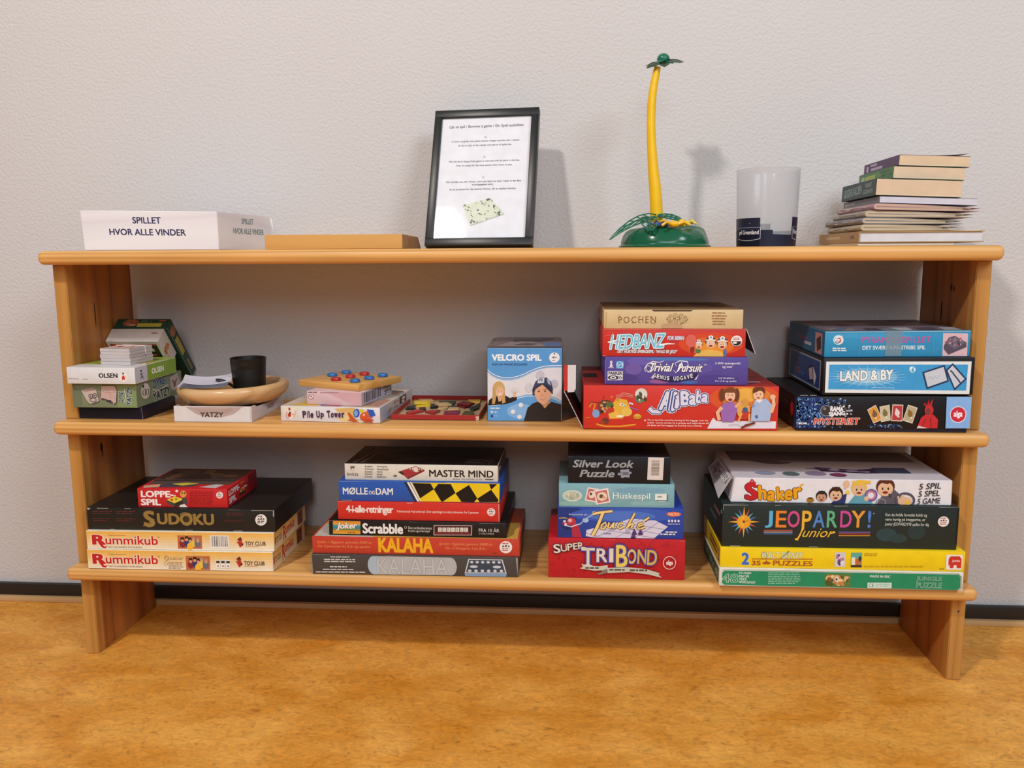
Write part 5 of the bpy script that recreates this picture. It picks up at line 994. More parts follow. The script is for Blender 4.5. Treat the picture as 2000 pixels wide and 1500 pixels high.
s = face(b, 'right', W, D, H); s.full('#c4bcc0'); s.p([(0, 0), (20, 0), (30, 100), (5, 100)], '#a8b4cc'); s.r(58, 10, 80, 60, '#3a3438'); s.blobs(20, 8, 96, 92, ['#8a8084', '#d8ccc8', '#b09080', '#6a6068'], 15, 3, 10, 4)
s = face(b, 'top', W, D, H); s.full('#cdbfae'); s.p([(6, 96), (20, 78), (40, 84), (34, 98)], '#dcb444'); s.p([(36, 90), (44, 78), (64, 80), (60, 97), (40, 98)], '#7a6aa8'); s.p([(40, 94), (50, 86), (64, 90), (58, 99)], '#c05a68'); s.p([(66, 96), (80, 84), (92, 96)], '#d8a83c'); s.p([(78, 90), (90, 60), (98, 62), (97, 96)], '#b98a78'); s.blobs(70, 10, 98, 60, ['#a87860', '#8a6a58', '#c8b4a0', '#6a5a54'], 12, 4, 9, 7)
b.build('box_body', t)
acc = .0006+.0324
W, H, D = .1239, .0290, .165
t = game2('toy_box', 'small pinkish white box with a warning symbol, under the wooden peg board', 'mid', -.3555, .0470, acc, -9)
b = boxmb(W, D, H, '#d8b9bd', .0025)
a = fr(b, W, D, H, (330, 255), (850, 275), (330, 395))
a.p([(500, 262), (640, 330), (760, 410), (850, 440), (850, 270)], '#cfa6ac'); a.dash(345, 266, 445, 278, 1, '#6a4a50', .9); a.r(460, 272, 640, 280, '#a06a70'); a.e(374, 316, 27, 27, '#e6d6d8'); a.ring(374, 316, 25, 25, 5, '#8a5a62'); a.l([(357, 299), (391, 333)], 5, '#8a5a62'); a.e(374, 312, 8, 8, '#8a5a62')
s = face(b, 'right', W, D, H); s.full('#b9b4c4'); 
for i in range(11): s.r(8+i*5, 10, 10+i*5+rnd.random()*2, 80, '#4a4450')
s.blobs(68, 10, 98, 90, ['#8a7a70', '#d8d2d4', '#5a5458'], 8, 3, 9, 2)
b.build('box_body', t)
acc += H+.0004
M_peg = wood('honey_beech_block', '#dfae66', '#c08a44', 0, 6, 9, 8, .1, .38)
t = game2('peg_game_board', 'square wooden noughts and crosses board on top of the small pink box', 'mid', -.3445, .0720, acc, 0, 'game board')
YW = math.radians(-25); t.rotation_euler[2] = YW; BW, BD, BT = .166, .146, .0140
t.location = (-.3445, .1490, t.location.z)
b = MB(); b.box(-BW/2, BW/2, -BD/2, BD/2, 0, BT, M_peg, .0015); b.build('board', t)
pz = t.location.z+BT+.0002
Mr, Mb = plain('red_lacquered_wood', '#b3282c', .3, .5), plain('blue_lacquered_wood', '#2c6cb0', .3, .5)
ca, sa = math.cos(YW), math.sin(YW)
seat = {(0, 1): 'b', (0, 2): 'b', (1, 0): 'r', (1, 1): 'r', (1, 2): 'r', (2, 0): 'b', (2, 1): 'b', (2, 2): 'b'}
where = {(0, 1): 'blue peg in the left row of the peg board, middle hole', (0, 2): 'blue peg in the left row of the peg board, hole nearest the wall', (1, 0): 'red peg in the centre row nearest the front edge of the board', (1, 1): 'red peg in the very middle of the peg board', (1, 2): 'red peg in the centre row of the board nearest the wall', (2, 0): 'blue peg in the right row nearest the front corner of the board', (2, 1): 'blue peg in the right row of the peg board, middle hole', (2, 2): 'blue peg in the right row of the peg board, hole nearest the wall'}
first = {}
for (i, j), c in seat.items():
    lx, ly = -.052+.052*i, -.047+.047*j
    X, Y = -.3445+lx*ca-ly*sa, .1490+lx*sa+ly*ca
    if c not in first:
        b = MB(); b.lathe([(.0, .0), (.0095, .0), (.0108, .0012), (.0110, .004), (.0100, .0062), (.0085, .0070), (.0, .0072)], Mr if c == 'r' else Mb, 28)
        o = first[c] = b.build('peg')
    else:
        o = first[c].copy(); COL.objects.link(o)
    o.location = (X, Y, pz); o['group'] = 'red and blue pegs on the wooden board'; o['label'] = where[(i, j)]; o['category'] = 'peg'

# ---- red tray of mosaic pieces
W, H, D = .1866, .0117, .245
t = game2('puzzle_tray', 'shallow red cardboard tray holding loose coloured mosaic pieces', 'mid', -.1488, .0680, 0, 0, 'tray')
R_ = PM('#a32a28')
b = MB(); b.box(-W/2, W/2, 0, D, 0, .0015, PM('#b9a27c'), 0); b.build('tray_floor', t)
b = MB(); w_ = .0022
for q in ((-W/2, W/2, 0, w_), (-W/2, W/2, D-w_, D)): b.box(q[0], q[1], q[2], q[3], .0, H, R_, .0004, 1)
for q in ((-W/2, -W/2+w_), (W/2-w_, W/2)): b.box(q[0], q[1], w_, D-w_, .0, H, R_, .0004, 1)
s = face(b, 'front', W, D, H); s.r(0, 0, 100, 9, '#c8706a'); s.p([(95, 30), (100, 10), (100, 100), (96, 100), (97, 60)], '#d8b0a0'); s.e(50, 96, 1, 6, '#d8b0a0')
b.build('rim', t)
pieces = [('yellow', '#d9b82c', [(-.226, .248), (-.222, .270), (-.190, .262), (-.184, .218), (-.216, .210)]), ('dark green', '#26402f', [(-.172, .270), (-.130, .272), (-.130, .232), (-.158, .236)]), ('black', '#1d1c1e', [(-.182, .226), (-.170, .236), (-.160, .196), (-.178, .186)]),
 ('cream', '#cfb183', [(-.160, .180), (-.148, .226), (-.136, .190), (-.152, .158)]), ('bright red', '#b62c30', [(-.222, .124), (-.206, .160), (-.186, .150), (-.212, .108)]), ('pale cream', '#c9a878', [(-.134, .188), (-.112, .190), (-.106, .164), (-.132, .160)]),
 ('dark red', '#7c2326', [(-.122, .224), (-.108, .262), (-.090, .224), (-.098, .194)]), ('navy', '#1f2233', [(-.128, .216), (-.112, .198), (-.118, .188), (-.134, .200)]), ('teal black', '#1f2e30', [(-.084, .178), (-.068, .252), (-.064, .186), (-.074, .160)]),
 ('mustard yellow', '#c9a644', [(-.104, .296), (-.072, .300), (-.070, .262), (-.086, .268)]), ('crimson', '#a5282f', [(-.182, .140), (-.166, .152), (-.148, .154), (-.158, .118)]), ('plum red', '#7a2440', [(-.138, .142), (-.102, .152), (-.102, .120), (-.134, .118)]),
 ('olive green', '#4c4a26', [(-.092, .146), (-.072, .150), (-.066, .118), (-.092, .112)]), ('charcoal', '#242224', [(-.204, .182), (-.190, .190), (-.184, .162), (-.198, .156)]), ('black green', '#1c2620', [(-.234, .196), (-.216, .198), (-.210, .172), (-.232, .166)]), ('straw', '#c2a066', [(-.228, .296), (-.196, .300), (-.188, .280), (-.214, .280)])]
spot = ['at the back left of the red tray', 'at the back middle of the red tray', 'left of the middle of the red tray', 'lying near the middle of the red tray', 'in the front left corner of the red tray', 'right of the middle of the red tray', 'at the right of the red tray', 'beside the dark red piece in the tray', 'along the right rim of the red tray', 'in the back right corner of the red tray', 'at the front of the red tray', 'at the front right of the tray', 'in the front right corner of the tray', 'left of centre in the red tray', 'along the left rim of the red tray', 'against the far rim of the red tray']
for k, (nm, c, pts) in enumerate(pieces):
    pts = [(-.1460+(x+.1460)*.95, y) for x, y in pts]
    cx = sum(p_[0] for p_ in pts)/len(pts); cy = sum(p_[1] for p_ in pts)/len(pts)
    ar = sum(pts[i][0]*pts[(i+1) % len(pts)][1]-pts[(i+1) % len(pts)][0]*pts[i][1] for i in range(len(pts)))
    if ar < 0: pts = pts[::-1]
    bm = bmesh.new(); vs = [bm.verts.new((x-cx, y-cy, 0)) for x, y in pts]; f = bm.faces.new(vs)
    r_ = bmesh.ops.extrude_face_region(bm, geom=[f])
    for v in r_['geom']:
        if isinstance(v, bmesh.types.BMVert): v.co.z += .0042
    bmesh.ops.recalc_face_normals(bm, faces=bm.faces[:]); bmesh.ops.bevel(bm, geom=bm.edges[:], offset=.0004, segments=1, affect='EDGES')
    b = MB(); b.bm(bm, PM(c)); o = b.build('mosaic_piece', None, (cx, cy, SHELF['mid'][0]+SHELF['mid'][1]*cx+.0020+.0004*(k % 3)), (rnd.uniform(-.01, .01), .0047, 0))
    tag(o, nm+' wooden mosaic piece '+spot[k], 'puzzle piece', 'loose mosaic pieces in the red tray')
for (x, y, rz, c, lb) in ((-.150, .205, .6, '#c8a878', 'cream mosaic piece lying tilted over its neighbours in the red tray'), (-.100, .215, -.5, '#6e1f24', 'maroon mosaic piece lying tilted over its neighbours in the red tray'), (-.205, .226, .3, '#d8bb3a', 'lemon mosaic piece lying tilted over its neighbours in the red tray')):
    b = MB(); b.box(-.016, .016, -.012, .012, 0, .0042, PM(c), .0004, 1); tag(b.build('mosaic_piece', None, (x, y, SHELF['mid'][0]+SHELF['mid'][1]*x+.0075), (.06, .05, rz)), lb, 'puzzle piece', 'loose mosaic pieces in the red tray')

# ------------------------------------------------------------------ on top of the shelf unit
def top(x, y, lift=0): z, s = SHELF['top']; return Vector((x, y, z+s*x+lift+.0002))
TS = -SHELF['top'][1]
# white sign box
t = thing('sign_box', 'white wood-grained box sign with dark blue capitals at the left end of the top board', 'sign', top(-.7045, .0140), (0, TS, 0))
b = MB(); H = .0775
lo = [(-.1405, 0), (.1400, -.001), (.1650, .222), (-.1150, .222)]; hi = [(-.1445, 0), (.1400, -.001), (.1650, .222), (-.1190, .222)]
hh = [.0800, .0752, .0752, .0770]
vs = [(x, y, 0) for x, y in lo]+[(x, y, h_) for (x, y), h_ in zip(hi, hh)]
bm = bmesh.new(); V = [bm.verts.new(v) for v in vs]
for f in ((3, 2, 1, 0), (4, 5, 6, 7), (0, 1, 5, 4), (1, 2, 6, 5), (2, 3, 7, 6), (3, 0, 4, 7)): bm.faces.new([V[i] for i in f])
bmesh.ops.bevel(bm, geom=bm.edges[:], offset=.001, segments=2, affect='EDGES')
M_wh = wood('white_limed_grain', '#ecebf0', '#dedae4', (0, 1), 7, 11, 9, .05, .5, .1)
b.bm(bm, M_wh)
ink = '#35315a'
a = Art(b, Vector(vs[4]), Vector(vs[5])-Vector(vs[4]), Vector(vs[0])-Vector(vs[4]), (390, 125), (1465, 145), (425, 425)); a.k = 6
a.t('SPILLET', 805, 180, 1030, 229, ink, .03); a.t('HVOR ALLE VINDER', 622, 268, 1225, 316, ink, .03)
a = Art(b, Vector(vs[5]), Vector(vs[6])-Vector(vs[5]), Vector(vs[1])-Vector(vs[5]), (1465, 145), (1870, 185), (1465, 437)); a.k = 6
i2 = '#5f7a7c'; a.t('SPILLET', 1638, 203, 1730, 248, i2, .02); a.t('HVOR ALLE VINDER', 1572, 284, 1810, 330, i2, .02)
b.build('box_panels', t)
b = MB(); b.poly([(.1668, .2215, .001), (.1740, .2215, .001), (.1700, .2215, .065), (.1655, .2215, .075)], M_wh); b.poly([(.1655, .2225, .075), (.1700, .2225, .065), (.1740, .2225, .001), (.1668, .2225, .001)], M_wh); b.build('back_panel', t)
# pine block
M_blk = wood('yellow_pine_block', '#dfae68', '#c8924c', 0, 5, 13, 6, .06, .4)
t = thing('wooden_block', 'long pale pine block with a slanted back beside the black picture frame', 'wood block', top(-.3328, .0180), (0, TS, 0))
bm = bmesh.new(); pr = [(0, 0), (.200, 0), (.165, .0262), (0, .0285)]
va = [bm.verts.new((-.1386, y, z)) for y, z in pr]; vb = [bm.verts.new((.1386, y, z)) for y, z in pr]
bm.faces.new(va); bm.faces.new(vb[::-1])
for i in range(4): j = (i+1) % 4; bm.faces.new((va[j], va[i], vb[i], vb[j]))
bmesh.ops.recalc_face_normals(bm, faces=bm.faces[:]); bmesh.ops.bevel(bm, geom=bm.edges[:], offset=.0008, segments=2, affect='EDGES')
b = MB(); b.bm(bm, M_blk); b.build('block', t)
M_end = wood('brown_end_grain', '#a87c4c', '#8a5c32', 1, 12, 3, 10, .6, .5)
b = MB(); e_ = .1388; b.poly([(e_, .001, .001), (e_, .198, .001), (e_, .164, .0254), (e_, .001, .0276)], M_end); o = b.build('end_grain', t); o['label'] = 'darker brown end face'

# framed notice
t = thing('picture_frame', 'black frame with a white printed notice leaning against the wall', 'picture frame', top(-.0580, .1250, .0078), (math.radians(-21.6), 0, math.radians(-5.2)))
FW, FH, FT = .2290, .3140, .0200
M_fr = plain('black_painted_frame', '#1c1b1b', .38, .45)
b = MB(); iw, ih = .0985, .1405; cz = FH/2
for q in ((-FW/2, FW/2, 0, cz-ih), (-FW/2, FW/2, cz+ih, FH)): b.box(q[0], q[1], 0, FT, q[2], q[3], M_fr, .0009)
for q in ((-FW/2, -iw), (iw, FW/2)): b.box(q[0], q[1], .0001, FT, cz-ih+.0001, cz+ih-.0001, M_fr, .0009)
b.build('frame', t)
b = MB(); b.box(-iw-.004, iw+.004, .0070, .0074, cz-ih-.004, cz+ih+.004, PM('#dddce1', .5), 0)
a = Art(b, (-iw, .0070, cz+ih), (2*iw, 0, 0), (0, 0, -2*ih), (290, 155), (1140, 148), (172, 1322)); a.k = 3
def ctr(tx, x0, y0, x1, y1, c='#4a4850', bo=.012): a.t(tx, x0, y0, x1, y1, c, bo)
ctr('Lån et spil / Borrow a game / Ein Spiel ausleihen', 355, 222, 1057, 258, '#3c3a42', .02)
for x, y in ((695, 347), (678, 540), (658, 738)): a.r(x-9, y-8, x+9, y+8, '#9a98a0'); a.r(x-5, y-4, x+5, y+4, '#c8c6cc')
for tx, x0, y0, x1, y1 in (('Vi bliver så glade, hvis spillet leveres tilbage med alle dele i kassen.', 368, 374, 1016, 396), ('Så det er klar til den næste, som gerne vil spille det.', 434, 415, 938, 437), ('We will be so happy if the game is returned with all parts in the box.', 338, 570, 1008, 593), ("Then it's ready for the next person who wants to play.", 405, 611, 936, 633), ('Wir würden uns sehr freuen, wenn das Spiel mit allen Teilen in der Box', 305, 768, 1010, 790), ('zurückgegeben wird.', 549, 797, 750, 819), ('So ist es bereit für die nächste Person, die es spielen möchte.', 338, 840, 960, 862)): ctr(tx, x0, y0, x1, y1)
a.p([(468, 1006), (722, 946), (842, 1090), (526, 1198)], '#a8aa9c'); a.p([(460, 1000), (715, 940), (835, 1085), (520, 1192)], '#c9ceb8')
q = random.Random(21)
for i in range(60):
    u, v = q.random(), q.random(); x = 460+255*u+ (60+60*u)*v+q.random()*4; y = 1000-60*u+(192-47*u)*v
    a.e(x, y, 3+q.random()*7, 3+q.random()*5, q.choice(['#5a6a5c', '#3f4644', '#9aa894', '#e4e6dc', '#7a7f74']), n=7)
for x, y in ((540, 1150), (560, 1160), (530, 1168), (785, 1080), (800, 1072), (690, 955), (705, 950), (795, 1095)): a.e(x, y, 8, 9, '#2f3533', n=8)
b.build('notice_paper', t)
b = MB(); b.box(-iw-.003, iw+.003, .0050, .0062, cz-ih-.003, cz+ih+.003, clear_mat('picture_glass', '#ffffff', 0.0, .04, .003), 0); b.build('glass_pane', t)

# palm-tree toy
t = thing('palm_tree_toy', 'tall yellow palm tree game on a green island base', 'toy', top(.3280, .1400), (0, TS, 0))
M_gr = plain('glossy_dark_green_plastic', '#12593c', .22, .5); M_ye = plain('yellow_plastic', '#edbd10', .28, .5); M_lf = plain('deep_green_leaf_plastic', '#17694f', .35, .5)
def lump(r, z, a):
    k = 1+.030*math.sin(5*a+.6)*min(1, z/.03)+.02*math.sin(9*a)*min(1, z/.03)
    return r*k, z+(.0035*math.sin(3*a+1)+.002*math.sin(7*a))*(1 if z > .03 else 0)
b = MB(); b.lathe([(.0, .0), (.0935, .0), (.0940, .003), (.0905, .0055), (.0895, .0070), (.0895, .009), (.0885, .014), (.0845, .024), (.0780, .0325), (.0690, .0375), (.055, .0395), (.030, .0405), (.0, .041)], M_gr, 64, sy=.92, fn=lump)
b.build('island_base', t, (.0004, 0, 0))
path = [(-.0180, 0, .036), (-.0170, 0, .0610), (-.0185, 0, .0900), (-.0212, 0, .1204), (-.0250, 0, .1500), (-.0278, 0, .1790), (-.0305, 0, .2150), (-.0320, 0, .2477), (-.0318, 0, .2819), (-.0298, 0, .3080), (-.0270, 0, .3270), (-.0235, 0, .3450), (-.0205, 0, .3610)]
rad = [.0142, .0132, .0128, .0122, .0110, .0100, .0092, .0088, .0086, .0082, .0078, .0072, .0062]
fine = []; fr_ = []
for i in range(len(path)-1):
    for k in range(4):
        u = k/4; fine.append(tuple(path[i][c]*(1-u)+path[i+1][c]*u for c in range(3))); fr_.append((rad[i]*(1-u)+rad[i+1]*u)*(1.025 if k % 4 < 2 and i > 7 else 1))
b = MB(); b.tube(fine, fr_, M_ye, 20, 1.0, (0, 1, 0)); b.build('trunk', t)
t2 = Vector((-.0105, 0, .3700))
b = MB(); b.ball((-.0100, 0, .3715), (.0128, .0128, .0115), M_lf, 3); b.build('crown_knob', t)
for k, (th, ln, up) in enumerate(((200, .036, -.10), (245, .034, -.08), (300, .026, -.16), (350, .036, .12), (30, .040, .26), (80, .032, .12), (140, .034, .02))):
    b = MB(); th_ = math.radians(th); dx, dy = math.cos(th_), math.sin(th_); n_ = 7; L_, R2 = [], []
    for i in range(n_):
        u = i/(n_-1); w = .0125*math.sin(PI*min(1, .18+u*.86))**.8*(1 if u < .98 else .1); r_ = .006+ln*u; z_ = .3680+up*r_-.25*r_*r_/.05
        L_.append((-.0105+dx*r_-dy*w, dy*r_+dx*w, z_)); R2.append((-.0105+dx*r_+dy*w, dy*r_-dx*w, z_)); 
    mid_ = [((p_[0]+q_[0])/2, (p_[1]+q_[1])/2, p_[2]+.0022*(1-i/(n_-1))) for i, (p_, q_) in enumerate(zip(L_, R2))]
    for s_ in (0, 1):
        off = -.0012*s_; V_ = [(x, y, z+off) for x, y, z in L_+mid_+R2]
        b.add(V_, [(i, i+1, n_+i+1, n_+i) for i in range(n_-1)]+[(n_+i, n_+i+1, 2*n_+i+1, 2*n_+i) for i in range(n_-1)], M_lf)
    b.build('crown_leaf', t)
def frond(cen, side, width, name='palm_frond', ribs=6):
    """openwork leaf: outline, midrib and slanting ribs"""
    cen = [Vector(c) for c in cen]; sd = Vector(side).normalized(); b = MB(); n_ = len(cen); A_, B_ = [], []
    for i, c in enumerate(cen):
        u = i/(n_-1); w = width*math.sin(PI*(.10+.86*u))**.75; A_.append(c+sd*w); B_.append(c-sd*w)
    M_f = M_lf
    b.tube(A_, .0014, M_f, 6); b.tube(B_, .0014, M_f, 6); b.tube(cen, .0018, M_f, 6)
    for k in range(1, ribs+1):
        u = k/(ribs+1)*(n_-1); i = min(n_-2, int(u)); f_ = u-i; j = min(n_-1, i+1)
        c = cen[i].lerp(cen[j], f_)
        v = min(n_-1.001, u+.9); i2_ = int(v); f2 = v-i2_; j2 = min(n_-1, i2_+1)
        for E_ in (A_, B_): b.tube([c, E_[i2_].lerp(E_[j2], f2)], .0012, M_f, 5)
    for e0, e1 in ((A_[0], cen[0]), (B_[0], cen[0]), (A_[-1], cen[-1]), (B_[-1], cen[-1])): b.tube([e0, e1], .0009, M_f, 5)
    return b.build(name, t)
frond([(-.022, -.020, .0620), (-.040, -.030, .0600), (-.060, -.038, .0540), (-.080, -.044, .0440), (-.098, -.048, .0310), (-.113, -.050, .0180)], (.35, .55, .62), .0150)
frond([(-.028, -.030, .0600), (-.034, -.045, .0580), (-.038, -.060, .0520), (-.038, -.074, .0430), (-.036, -.084, .0330)], (1, -.10, -.15), .0180, ribs=5)
frond([(-.016, -.016, .0640), (-.002, -.022, .0635), (.012, -.026, .0610), (.025, -.030, .0565), (.036, -.034, .0510)], (.10, .85, .45), .0110, ribs=5)
def monkey(name, label, x, y, z, c, rz, s=1.0, lying=True):
    b = MB(); m_ = plain('play_figure_'+c.strip('#'), c, .3, .5)
    b.ball((0, 0, .006*s), (.011*s, .007*s, .006*s), m_); b.ball((.013*s, 0, .009*s), (.006*s, .006*s, .006*s), m_)
    for sx, ex, ey, ez in ((.006, .022, .012, .003), (.006, .024, -.010, .004), (-.008, -.024, .010, .002), (-.008, -.025, -.009, .003)):
        sg = 1 if ey > 0 else -1
        b.tube([(sx*s, sg*.004*s, .006*s), ((sx+ex)/2*s, ey*.9*s, .009*s), (ex*s, ey*s, ez*s)], [.0026*s, .0022*s, .0024*s], m_, 8)
    b.tube([(-.010*s, 0, .007*s), (-.018*s, .002*s, .012*s), (-.026*s, 0, .010*s)], [.002*s, .0017*s, .0015*s], m_, 7)
    tag(b.build(name, None, top(x, y, z), (0, 0, rz)), label, 'toy figure', 'plastic figures on the palm island')
monkey('play_figure', 'yellow plastic figure lying at the front middle of the green island', .3400, .0720, .0385, '#e6b412', .2, 1.15)
monkey('play_figure', 'pale yellow plastic figure at the right end of the green island', .3700, .1150, .0440, '#e3c22c', -.3, .8)
monkey('play_figure', 'red plastic figure lying by the foot of the yellow trunk', .3180, .1000, .0440, '#b0262c', .7, .75)
monkey('play_figure', 'blue plastic figure under the small palm frond', .3080, .0760, .0395, '#2c4f8c', -.2, .85)

# clear plastic cup with a dark label
t = thing('plastic_cup', 'tall clear plastic cup with a dark navy label near the books', 'cup', top(.5287, .1210), (0, TS, 0))
M_cup = clear_mat('frosted_clear_plastic', '#e2e6ee', .24, .12)
b = MB(); b.lathe([(.0, .0015), (.0555, .0015), (.0570, .003), (.0618, .1490), (.0628, .1508), (.0622, .1520), (.0608, .1510), (.0606, .149), (.0560, .0045), (.0, .004)], M_cup, 64); b.build('cup_body', t)
class Wrap(Art):
    def __init__(s, mb, r, z0, z1, a0, a1, x0, x1, k=0):
        s.mb = mb; s.r_, s.z0, s.z1, s.a0, s.a1 = r, z0, z1, a0, a1; s.TL = (x0, 0); s.i = (1/(x1-x0), 0, 0, .01); s.k = k
        s.w = math.radians(abs(a1-a0))*r; s.h = z1-z0; s.inx = s.iny = 0; s.px = s.w/(x1-x0); s.py = s.h/100; s.rs = (.4, .35)
    def P(s, a, t):
        th = math.radians(s.a0+(s.a1-s.a0)*a); z = s.z1+(s.z0-s.z1)*t; r = s.r_+z*.032+.0001*s.k
        return Vector((r*math.sin(th), -r*math.cos(th), z))
nv = '#1d2036'
b = MB(); w = Wrap(b, .0574, .0, .0600, -180, 180, -180, 180)
w.k = 0
for x0, x1, y0 in ((-100, -21, 7), (42, 100, 4), (160, 200, 20)):
    for i in range(int((x1-x0)/4)): w.r(x0+i*4, y0, x0+i*4+4.02, 100, nv, False)
def wavey(a_): return 56+6*math.sin(math.radians(a_*1.4+40))
for i in range(16): u = -21+i*4; w.p([(u, wavey(u)), (u+4.02, wavey(u+4)), (u+4.02, 100), (u, 100)], nv, False)
for i in range(65): u = 100+i*4; w.p([(u, 46), (u+4.02, 46), (u+4.02, 100), (u, 100)], nv, False)
w.k = 1
for x0, x1, tx, y0 in ((-78, -23, 'yal Greenland', 52), (44, 88, 'Royal Gree', 50)):
    w.l([(x0+(x1-x0)*i/12, y0-14) for i in range(13)], 1.2, '#8f93ac'); w.t(tx, x0+4, y0-6, x1-3, y0+12, '#e2e2ea', .02)
    w.l([(x0+(x1-x0)*i/12, y0+22+6*math.sin(PI*i/12)) for i in range(13)], 1.5, '#c4c6d6'); w.l([(x0 if x0 > 0 else x1, y0-14), (x0 if x0 > 0 else x1, y0+22)], .8, '#c4c6d6')
w.e(-44, 24, 1.5, 2, '#6a6e88')
o = b.build('label_band', t); o['label'] = 'dark navy printed label'

# ---- books and magazines
def book(name, label, W, D, T, x, y, z, tilt, cover, page, yaw_=0, hard=False, art=None, fan=0):
    o = thing(name, label, 'book', (x, y, z), (0, tilt, math.radians(yaw_)), 'books stacked on the top board')
    ct = .0018 if hard else .0005; g = .003 if hard else .0006
    b = MB(); C_ = PM(cover)
    b.box(-W/2, W/2, 0, D, 0, ct, C_, .0002, 1); b.box(-W/2, W/2, 0, D, T-ct, T, C_, .0002, 1); b.box(-W/2, -W/2+ct*1.5, 0, D, ct*.6, T-ct*.6, C_, .0002, 1)
    s = Art(b, (-W/2, D, T), (0, -D, 0), (0, 0, -T), inset=.0004)
    if art: art(s)
    if fan: 
        n_ = 9; top_ = [(W*(-.45+.95*i/8), .001, T+.0006+fan*max(0, (i-3)/5)**2) for i in range(n_)]
        b.add(top_+[(x_, D*.9, z_) for x_, y_, z_ in top_]+[(x_, y_, z_-.0005) for x_, y_, z_ in top_]+[(x_, D*.9, z_-.0005) for x_, y_, z_ in top_], [(i, i+1, n_+i+1, n_+i) for i in range(n_-1)]+[(2*n_+i, 3*n_+i, 3*n_+i+1, 2*n_+i+1) for i in range(n_-1)]+[(i, 2*n_+i, 2*n_+i+1, i+1) for i in range(n_-1)], PM('#d8cdc4'))
    b.build('cover', o)
    b = MB(); P_ = PM(page, .7, .1); b.box(-W/2+ct*1.6, W/2-g, g, D-g, ct+.0001, T-ct-.0001, P_, .0003, 1)
    s = Art(b, (-W/2+ct*2, g, T-ct), (W-ct*2-g, 0, 0), (0, 0, -(T-2*ct)), inset=.0004); pg = srgb(page); dk = '#%02x%02x%02x' % tuple(int(int(page[i:i+2], 16)*.93) for i in (1, 3, 5))
    for i in range(int(T/.0016)): s.r(0, 6+i*88/(T/.0016), 100, 6+i*88/(T/.0016)+1.6*100*.0004/T*1.0, dk, False)
    b.build('page_block', o); return o
def art_b0(s): s.full('#a5814f'); s.dash(20, 34, 62, 62, 1, '#c2a476', .9); s.dash(82, 34, 92, 66, 1, '#6a4c30', .9)
zt = lambda x: SHELF['top'][0]+SHELF['top'][1]*x+.0002
book('thin_book', 'thin cream-covered book lying flat at the bottom of the book pile', .176, .255, .0052, .7665, .0240, zt(.7665), TS, '#cdb491', '#d9cfc0', 0)
book('hardback_book', 'white-paged hardback with a brown spine, second from the bottom of the pile', .2280, .262, .0210, .7930, .0220, zt(.793)+.0058, TS, '#b08c5a', '#dfdde2', 0, True, art_b0)
z = zt(.78)+.0272
t = None
# folded magazines: bent sheets in a U, open edge to the right
def magazine(label, x, y, z, W, D, T, tilt, yaw_, cols, sag):
    o = thing('folded_magazine', label, 'magazine', (x, y, z), (0, tilt, math.radians(yaw_)), 'folded magazines in the book pile')
    n_lay = 4; b = MB()
    for k in range(n_lay):
        r0 = T/2*(1-k/n_lay); r1 = T/2*(1-(k+.86)/n_lay); cxk = -W/2+T/2
        def prof(r):
            up_ = []; N = 12; L_ = W-T/2-.006*k-(.010*((k*7) % 3))
            for i in range(N+1): u = 1-i/N; up_.append((cxk+L_*u, T/2+r*(1-.55*u**2)-sag*u*u))
            for i in range(1, 8): th = PI/2+PI*i/8; up_.append((cxk+r*math.cos(th), T/2+r*math.sin(th)))
            for i in range(N+1): u = i/N; up_.append((cxk+L_*u, T/2-r*(1-.35*u**2)-sag*u*u*.15))
            return up_
        p0, p1 = prof(r0), prof(r1); n_ = len(p0)
        V_ = [(a_, 0, c_) for a_, c_ in p0]+[(a_, 0, c_) for a_, c_ in p1]+[(a_, D, c_) for a_, c_ in p0]+[(a_, D, c_) for a_, c_ in p1]
        F_ = []
        for i in range(n_-1): F_ += [(i, i+1, n_+i+1, n_+i), (2*n_+i, 3*n_+i, 3*n_+i+1, 2*n_+i+1), (i, 2*n_+i, 2*n_+i+1, i+1), (n_+i, n_+i+1, 3*n_+i+1, 3*n_+i)]
        F_ += [(0, n_, 3*n_, 2*n_), (n_-1, 3*n_-1, 4*n_-1, 2*n_-1)]
        b.add(V_, F_, PM(cols[k % len(cols)], .6, .2))
    b.build('folded_sheets', o)
    b = MB(); s = Art(b, (-W/2-.0003, D*.98, T*.78), (0, -D*.96, 0), (0, 0, -T*.56), inset=.0002); s.k = 4
    q = random.Random(len(label)); s.blobs(2, 4, 98, 96, ['#8c8a86', '#c8bfae', '#6f6a70', '#a8968a', '#d8d0c4'], 16, 4, 16, len(label)); b.build('spine_print', o)
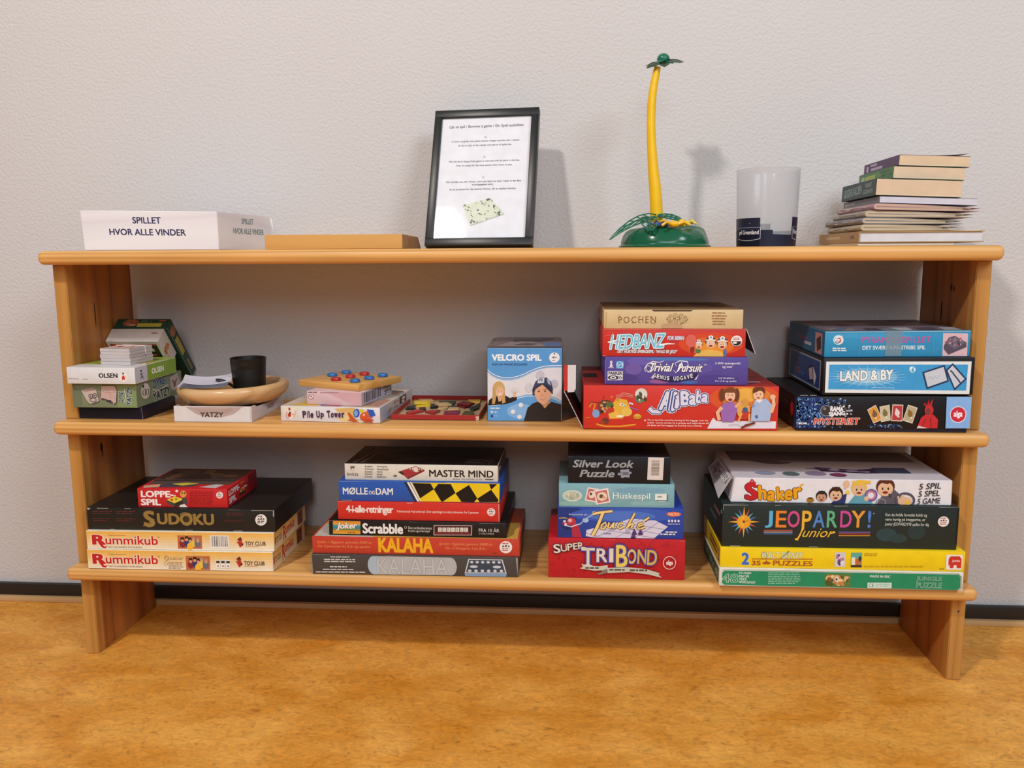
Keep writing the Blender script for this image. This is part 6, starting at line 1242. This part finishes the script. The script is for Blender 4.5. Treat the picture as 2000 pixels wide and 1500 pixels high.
mg = [('folded magazine with a rolled spine resting directly on the white-paged hardback', .7730, .026,   .180, .0121, .012, 0, ['#b8a890', '#d2bfa4', '#c9b394']),
      ('folded magazine second from the bottom of the four under the grey paperback', .7780, .030, .186, .0116, .020, 2, ['#8f8a8c', '#cdb898', '#d6c3a6']),
      ('folded magazine third from the bottom of the four under the grey paperback', .7880, .028, .196, .0121, .028, -1, ['#a89e94', '#c8b294', '#d9c8ae']),
      ('uppermost folded magazine with a pinkish cover under the grey paperback', .8010, .026, .194, .0116, .038, 1, ['#b9929a', '#d2bc9c', '#cbb08c'])]
for lb, x, y, W, T, tl, yw, cols in mg:
    magazine(lb, x, y, z, W, .215, T, tl, yw, cols, .0012); z += T+.0003
def art4(s): s.full('#6f6c6e'); s.dash(6, 30, 42, 70, 1, '#a8a6a6', .8); s.e(8, 50, 3, 30, '#b9b4b0')
def art3(s): s.full('#28393a'); s.t('GØGENS KALDEN', 6, 24, 60, 78, '#7f9a9a', .02, 0, 2, sp=.9); s.t('ROBERT', 70, 16, 88, 42, '#8a9a92', .02); s.t('GALBRAITH', 66, 54, 92, 80, '#8a9a92', .02)
def art2(s): s.full('#4f7a48'); s.p([(0, 40), (60, 10), (70, 60), (10, 96)], '#5f8a4c'); s.dash(18, 30, 52, 70, 1, '#a8b85a', .9); s.e(12, 55, 4, 30, '#b9c0a0'); s.blobs(60, 10, 98, 90, ['#3f6a3e', '#6a9a5a', '#2f5a3a'], 8, 3, 10, 2)
def art1(s): s.full('#54345c'); s.t('I', 8, 25, 14, 85, '#c8b0cc', .08); s.dash(20, 16, 40, 40, 1, '#b9a4c0', .9); s.dash(22, 54, 66, 84, 1, '#b9a4c0', .9)
book('paperback_book', 'thin grey paperback with white pages lying on the folded magazines', .1790, .215, .0125, .8050, .0300, .9546, .042, '#77747a', '#d5d3de', 0, False, art4)
book('paperback_book', 'thick dark teal paperback with pale lettering, third from the top of the pile', .1570, .205, .0310, .7870, .0330, .9694, .043, '#2b3b3c', '#e0c6a8', 0, False, art3)
book('paperback_book', 'green-spined paperback between the purple and the dark teal paperbacks', .1320, .195, .0228, .8085, .0440, 1.0014, .043, '#4f7548', '#e2c8aa', 0, False, art2)
book('paperback_book', 'purple-spined paperback with a curled cover, topmost of the book pile', .1300, .195, .0200, .8185, .0490, 1.0254, .043, '#56385e', '#e2c7a6', 0, False, art1, .006)
